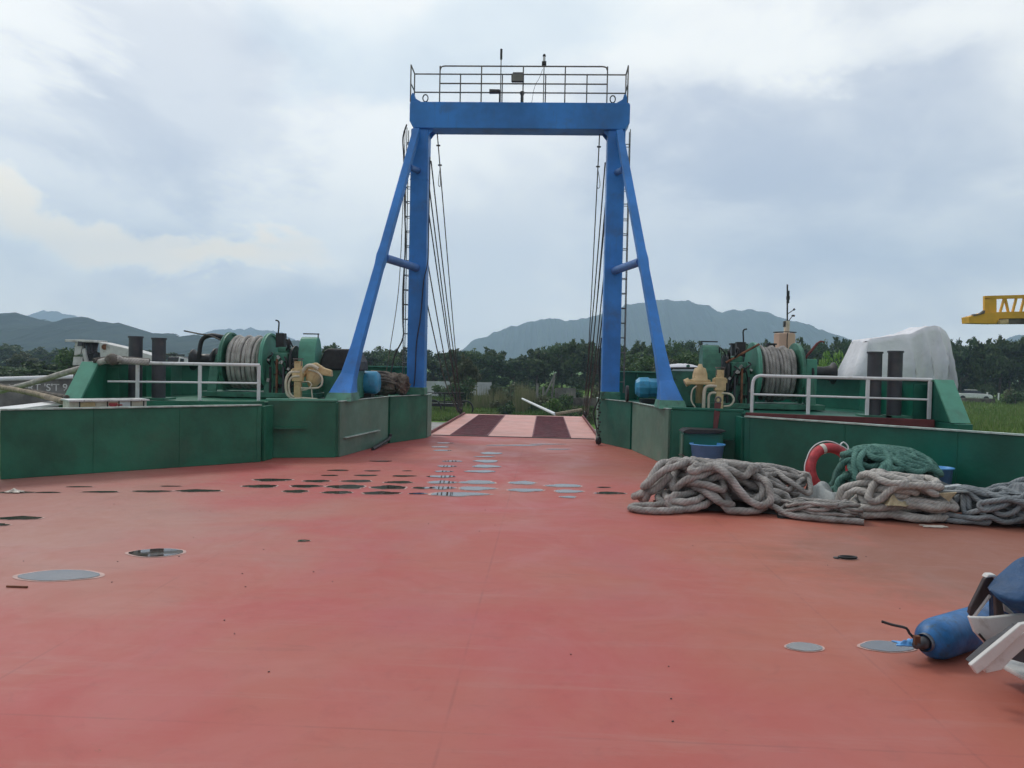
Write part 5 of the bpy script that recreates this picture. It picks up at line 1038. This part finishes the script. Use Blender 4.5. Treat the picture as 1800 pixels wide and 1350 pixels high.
def make_tree(name, pr, loc, sc, rz, label, group, cat='tree', store={}):
    key = id(pr)
    if key not in store:
        m, (v, f), mt = pr; t0 = bpy.data.objects.new(name, None); trunk = m.build('trunk', 'bark'); cr = raw('crown', v, f, mt); COL.objects.link(cr); store[key] = (trunk.data, cr.data); bpy.data.objects.remove(trunk); bpy.data.objects.remove(cr); bpy.data.objects.remove(t0)
    t = thing(name, loc, label, cat, group); t.scale = sc; t.rotation_euler.z = rz
    for nm, d in (('trunk', store[key][0]), ('crown', store[key][1])): c = bpy.data.objects.new(nm, d); COL.objects.link(c); c.parent = t
    return t
foliage('leaf_deep', (.045, .082, .026), (.075, .118, .042), (.12, .165, .07)); dark = [tree_proto(20+k, 6, 2.6, 'leaf_dark' if k % 2 else 'leaf_deep', .26 if k % 2 else .34) for k in range(4)]; midp = [tree_proto(40+k, 6, 2.7, 'leaf_mid') for k in range(2)]; lime = tree_proto(60, 4.2, 2.1, 'leaf_lime', .2, 1700); olive = tree_proto(61, 6, 2.4, 'leaf_olive', .3, 3600)
topp = [(545, 618), (590, 608), (620, 616), (660, 614), (700, 620), (740, 614), (760, 622), (800, 620), (840, 614), (880, 626), (905, 628), (940, 620), (975, 604), (1010, 606), (1040, 604), (1075, 610), (1110, 606), (1150, 607), (1190, 600), (1230, 602), (1265, 612), (1300, 612), (1340, 606), (1400, 603), (1440, 600), (1480, 602), (1510, 600), (1560, 606), (1620, 610), (1690, 598), (1740, 604), (1770, 598), (1815, 606), (1880, 596), (1960, 600)]
tr = random.Random(77); tx = [a for a, b in topp]; ty = [b for a, b in topp]; x = 470; k = 0
G_T = 'trees along the scrubland edge'
while x < 2000:
    for row, Y in enumerate((118, 127)):
        xx = x+tr.uniform(-8, 8)+row*14; py = np.interp(xx, tx, ty)+tr.uniform(-2, 5)+row*-1; p = AY(xx, py, Y+tr.uniform(-3, 3)); H = (p.z-GZ)
        if xx < 540: H *= .85
        pr = (dark+midp)[tr.choice((0, 0, 1, 1, 2, 2, 3, 3, 4, 5))] if row == 0 else dark[tr.randrange(4)]
        lb = {'leaf_deep': 'deep green coarse-leaved tree in the dense row', 'leaf_dark': 'dark green broadleaf tree in the dense row across the scrubland', 'leaf_mid': 'mid green broadleaf tree among darker ones in the row across the scrubland'}[pr[2]]
        lb = lb.split(' in the ')[0].split(' among ')[0]
        zn = [(560, 'behind the left winch'), (650, 'behind the left brace'), (735, 'between the left brace and left column'), (800, 'just right of the left column'), (870, 'above the pale boundary wall'), (930, 'at the mountain foot, centre of the gantry opening'), (1000, 'behind the plank stakes'), (1070, 'just left of the right column'), (1160, 'between the right column and right brace'), (1250, 'right of the right brace'), (1340, 'behind the right winch gearbox'), (1430, 'behind the peach housing'), (1520, 'left of the white tarpaulin'), (1690, 'behind the white tarpaulin'), (1760, 'behind the white car')]
        lb = lb+', '+('front' if row == 0 else 'back')+' row, '+next((z_ for e_, z_ in zn if xx < e_), 'below the yellow crane girder')
        make_tree('broadleaf_tree', pr, (p.x, p.y, GZ), (1.05, 1.05, H/6.0), tr.uniform(0, 6.28), lb, G_T)
    x += 36 if x < 1700 else 34
for px, py, Y, pr, W, lab in ((815, 628, 66, olive, .55, 'olive-grey slender tree right beside the left hoist wires'), (1460, 624, 55, lime, .75, 'lime green bushy tree between the right winch and the white tarpaulin'), (1436, 636, 52, lime, .45, 'small lime green bush left of the larger lime tree'),
        (1500, 640, 60, midp[0], .8, 'mid green bush at the left foot of the white tarpaulin'), (35, 621, 110, olive, .95, 'lone rounded hazy tree at the far left under the hill'), (125, 612, 60, midp[1], .6, 'green tree partly hidden behind the white crane head'), (1120, 625, 70, midp[1], .9, 'light bushy tree seen left of the right brace'), (1215, 622, 72, midp[0], .9, 'pale green bushy tree just right of the right brace'), (1165, 628, 66, olive, .7, 'grey-green bush behind the right blue brace')):
    p = AY(px, py, Y); make_tree('scrub_tree', pr, (p.x, p.y, GZ), (W, W, (p.z-GZ)/(4.2 if pr is lime else 6)), 1.3, lab, None)
for k, px in enumerate(range(-160, 420, 19)):
    p = AY(px, 643+tr.uniform(-3, 6), 76+tr.uniform(-6, 6)); make_tree('scrub_bush', (dark+midp)[k % 6], (p.x, p.y, GZ), (.9, .9, (p.z-GZ)/6), tr.uniform(0, 6), 'dark scrub bush in the row beyond the moored barge at far left', 'scrub row beyond the barge', 'bush')
for k, px in enumerate(range(-120, 560, 34)):       # hazy low trees under the left hill
    p = AY(px, 612+px*.03+tr.uniform(-4, 4), 190); make_tree('distant_tree', dark[k % 4], (p.x, p.y, GZ), (2.0, 1.6, (p.z-GZ)/6), tr.uniform(0, 6), 'low hazy tree in the far line under the left hill', 'far trees under the left hill')
# weeds
def bush_proto(seed, mt, n_=420, size=.10):
    r = random.Random(seed); lob = [(r.uniform(-.4, .4), r.uniform(-.3, .3), r.uniform(.25, .8), r.uniform(.2, .38), 1.1) for _ in range(6)]; v, f = leaves(lob, n_, size, seed); m = MB()
    for _ in range(5): m.cyl((0, 0, 0), (r.uniform(-.4, .4), r.uniform(-.3, .3), r.uniform(.5, .9)), .02, 4)
    return m, (v, f), mt
bps = [bush_proto(1, 'leaf_mid'), bush_proto(2, 'leaf_olive'), bush_proto(3, 'grass_blade'), bush_proto(4, 'leaf_dark')]
bl = ['mid green weed bush on the scrubland beyond the ramp', 'grey-green weed bush on the scrubland beyond the ramp', 'bright green weed bush on the scrubland beyond the ramp', 'dark weed bush on the scrubland beyond the ramp']
for k in range(54):
    Y = tr.uniform(44, 74) if k < 46 else tr.uniform(88, 98); px = (tr.uniform(868, 1070) if Y > 50 and k % 5 else tr.uniform(752, 1070)) if k < 46 else tr.uniform(1745, 1840); p = AY(px, 700, Y); q_ = k % 4; s_ = tr.uniform(.8, 1.7)*(1.25 if Y > 60 else .8)
    make_tree('weed_bush', bps[q_], (p.x, p.y, GZ), (s_, s_, s_*tr.uniform(.7, 1.2)), tr.uniform(0, 6), bl[q_].replace('beyond the ramp', 'by the white car' if k >= 46 else ('beyond the ramp, near its left tread' if px < 900 else ('beyond the ramp, mid opening' if px < 975 else 'beyond the ramp, near its right tread'))), 'weed bushes beyond the ramp', 'bush')
for px, py, Y, w_ in ((915, 664, 54, .35), (752+170, 668, 56, .3), (850, 672, 56, .9), (880, 676, 58, .9), (935, 676, 57, .3)):     # reed tufts
    p = AY(px, py, Y); h = p.z-GZ; rg = np.random.default_rng(int(px)); n_ = 160; X = p.x+rg.normal(0, w_*.6, n_); Yy = Y+rg.normal(0, .4, n_); hh = h*rg.uniform(.4, 1, n_); lx = rg.normal(0, .12, n_)
    v = np.stack([np.stack([X-.02, Yy, np.full(n_, GZ)], 1), np.stack([X+.03, Yy, np.full(n_, GZ)], 1), np.stack([X+lx, Yy, GZ+hh], 1)], 1).reshape(-1, 3); o = raw('reed_clump', v, [(3*i, 3*i+1, 3*i+2) for i in range(n_)], 'reed'); COL.objects.link(o)
    tag(o, 'tall dry reed clump standing in the scrub beyond the ramp', 'reeds', 'reed clumps beyond the ramp')
def grass(name, regions, mt, seed):
    rg = np.random.default_rng(seed); V_ = []
    for (px0, px1, y0, y1, n_, h) in regions:
        Y = rg.uniform(y0, y1, n_); px = rg.uniform(px0, px1, n_); d = [ray(a, 700) for a in px]; X = np.array([CAMP.x+q_.x/q_.y*y for q_, y in zip(d, Y)]); hh = h*rg.uniform(.4, 1.2, n_)*(1+.5*np.sin(X*.7)*np.cos(Y*.5)); a = rg.uniform(0, 6.28, n_); w_ = .03+Y*.0007
        dx, dy = np.cos(a)*w_, np.sin(a)*w_; lx, ly = rg.normal(0, .12, n_), rg.normal(0, .12, n_)
        V_.append(np.stack([np.stack([X-dx, Y-dy, np.full(n_, GZ)], 1), np.stack([X+dx, Y+dy, np.full(n_, GZ)], 1), np.stack([X+lx, Y+ly, GZ+hh], 1)], 1).reshape(-1, 3))
    v = np.concatenate(V_); n_ = len(v)//3; o = raw(name, v, [(3*i, 3*i+1, 3*i+2) for i in range(n_)], mt); COL.objects.link(o)
    tag(o, kind='stuff')
grass('grass', [(740, 1075, 45, 80, 26000, .32), (-100, 150, 20, 90, 9000, .3)], 'grass_blade', 4)
grass('bright_grass', [(1560, 2400, 22, 40, 36000, .28), (1560, 2400, 40, 100, 44000, .45), (740, 880, 45, 54, 7000, .35)], 'grass_bright', 5)
for px, py in ((1755, 706), (1770, 702), (1735, 704)):
    p = G(px, py, GZ); m = MB(); m.box((p.x, p.y, GZ+.55), (.14, .14, 1.1)); m.box((p.x, p.y, GZ+1.12), (.20, .20, .06)); tag(m.build('marker_post', 'white'), 'small white marker post in the grass right of the car', 'post', 'white marker posts by the car')
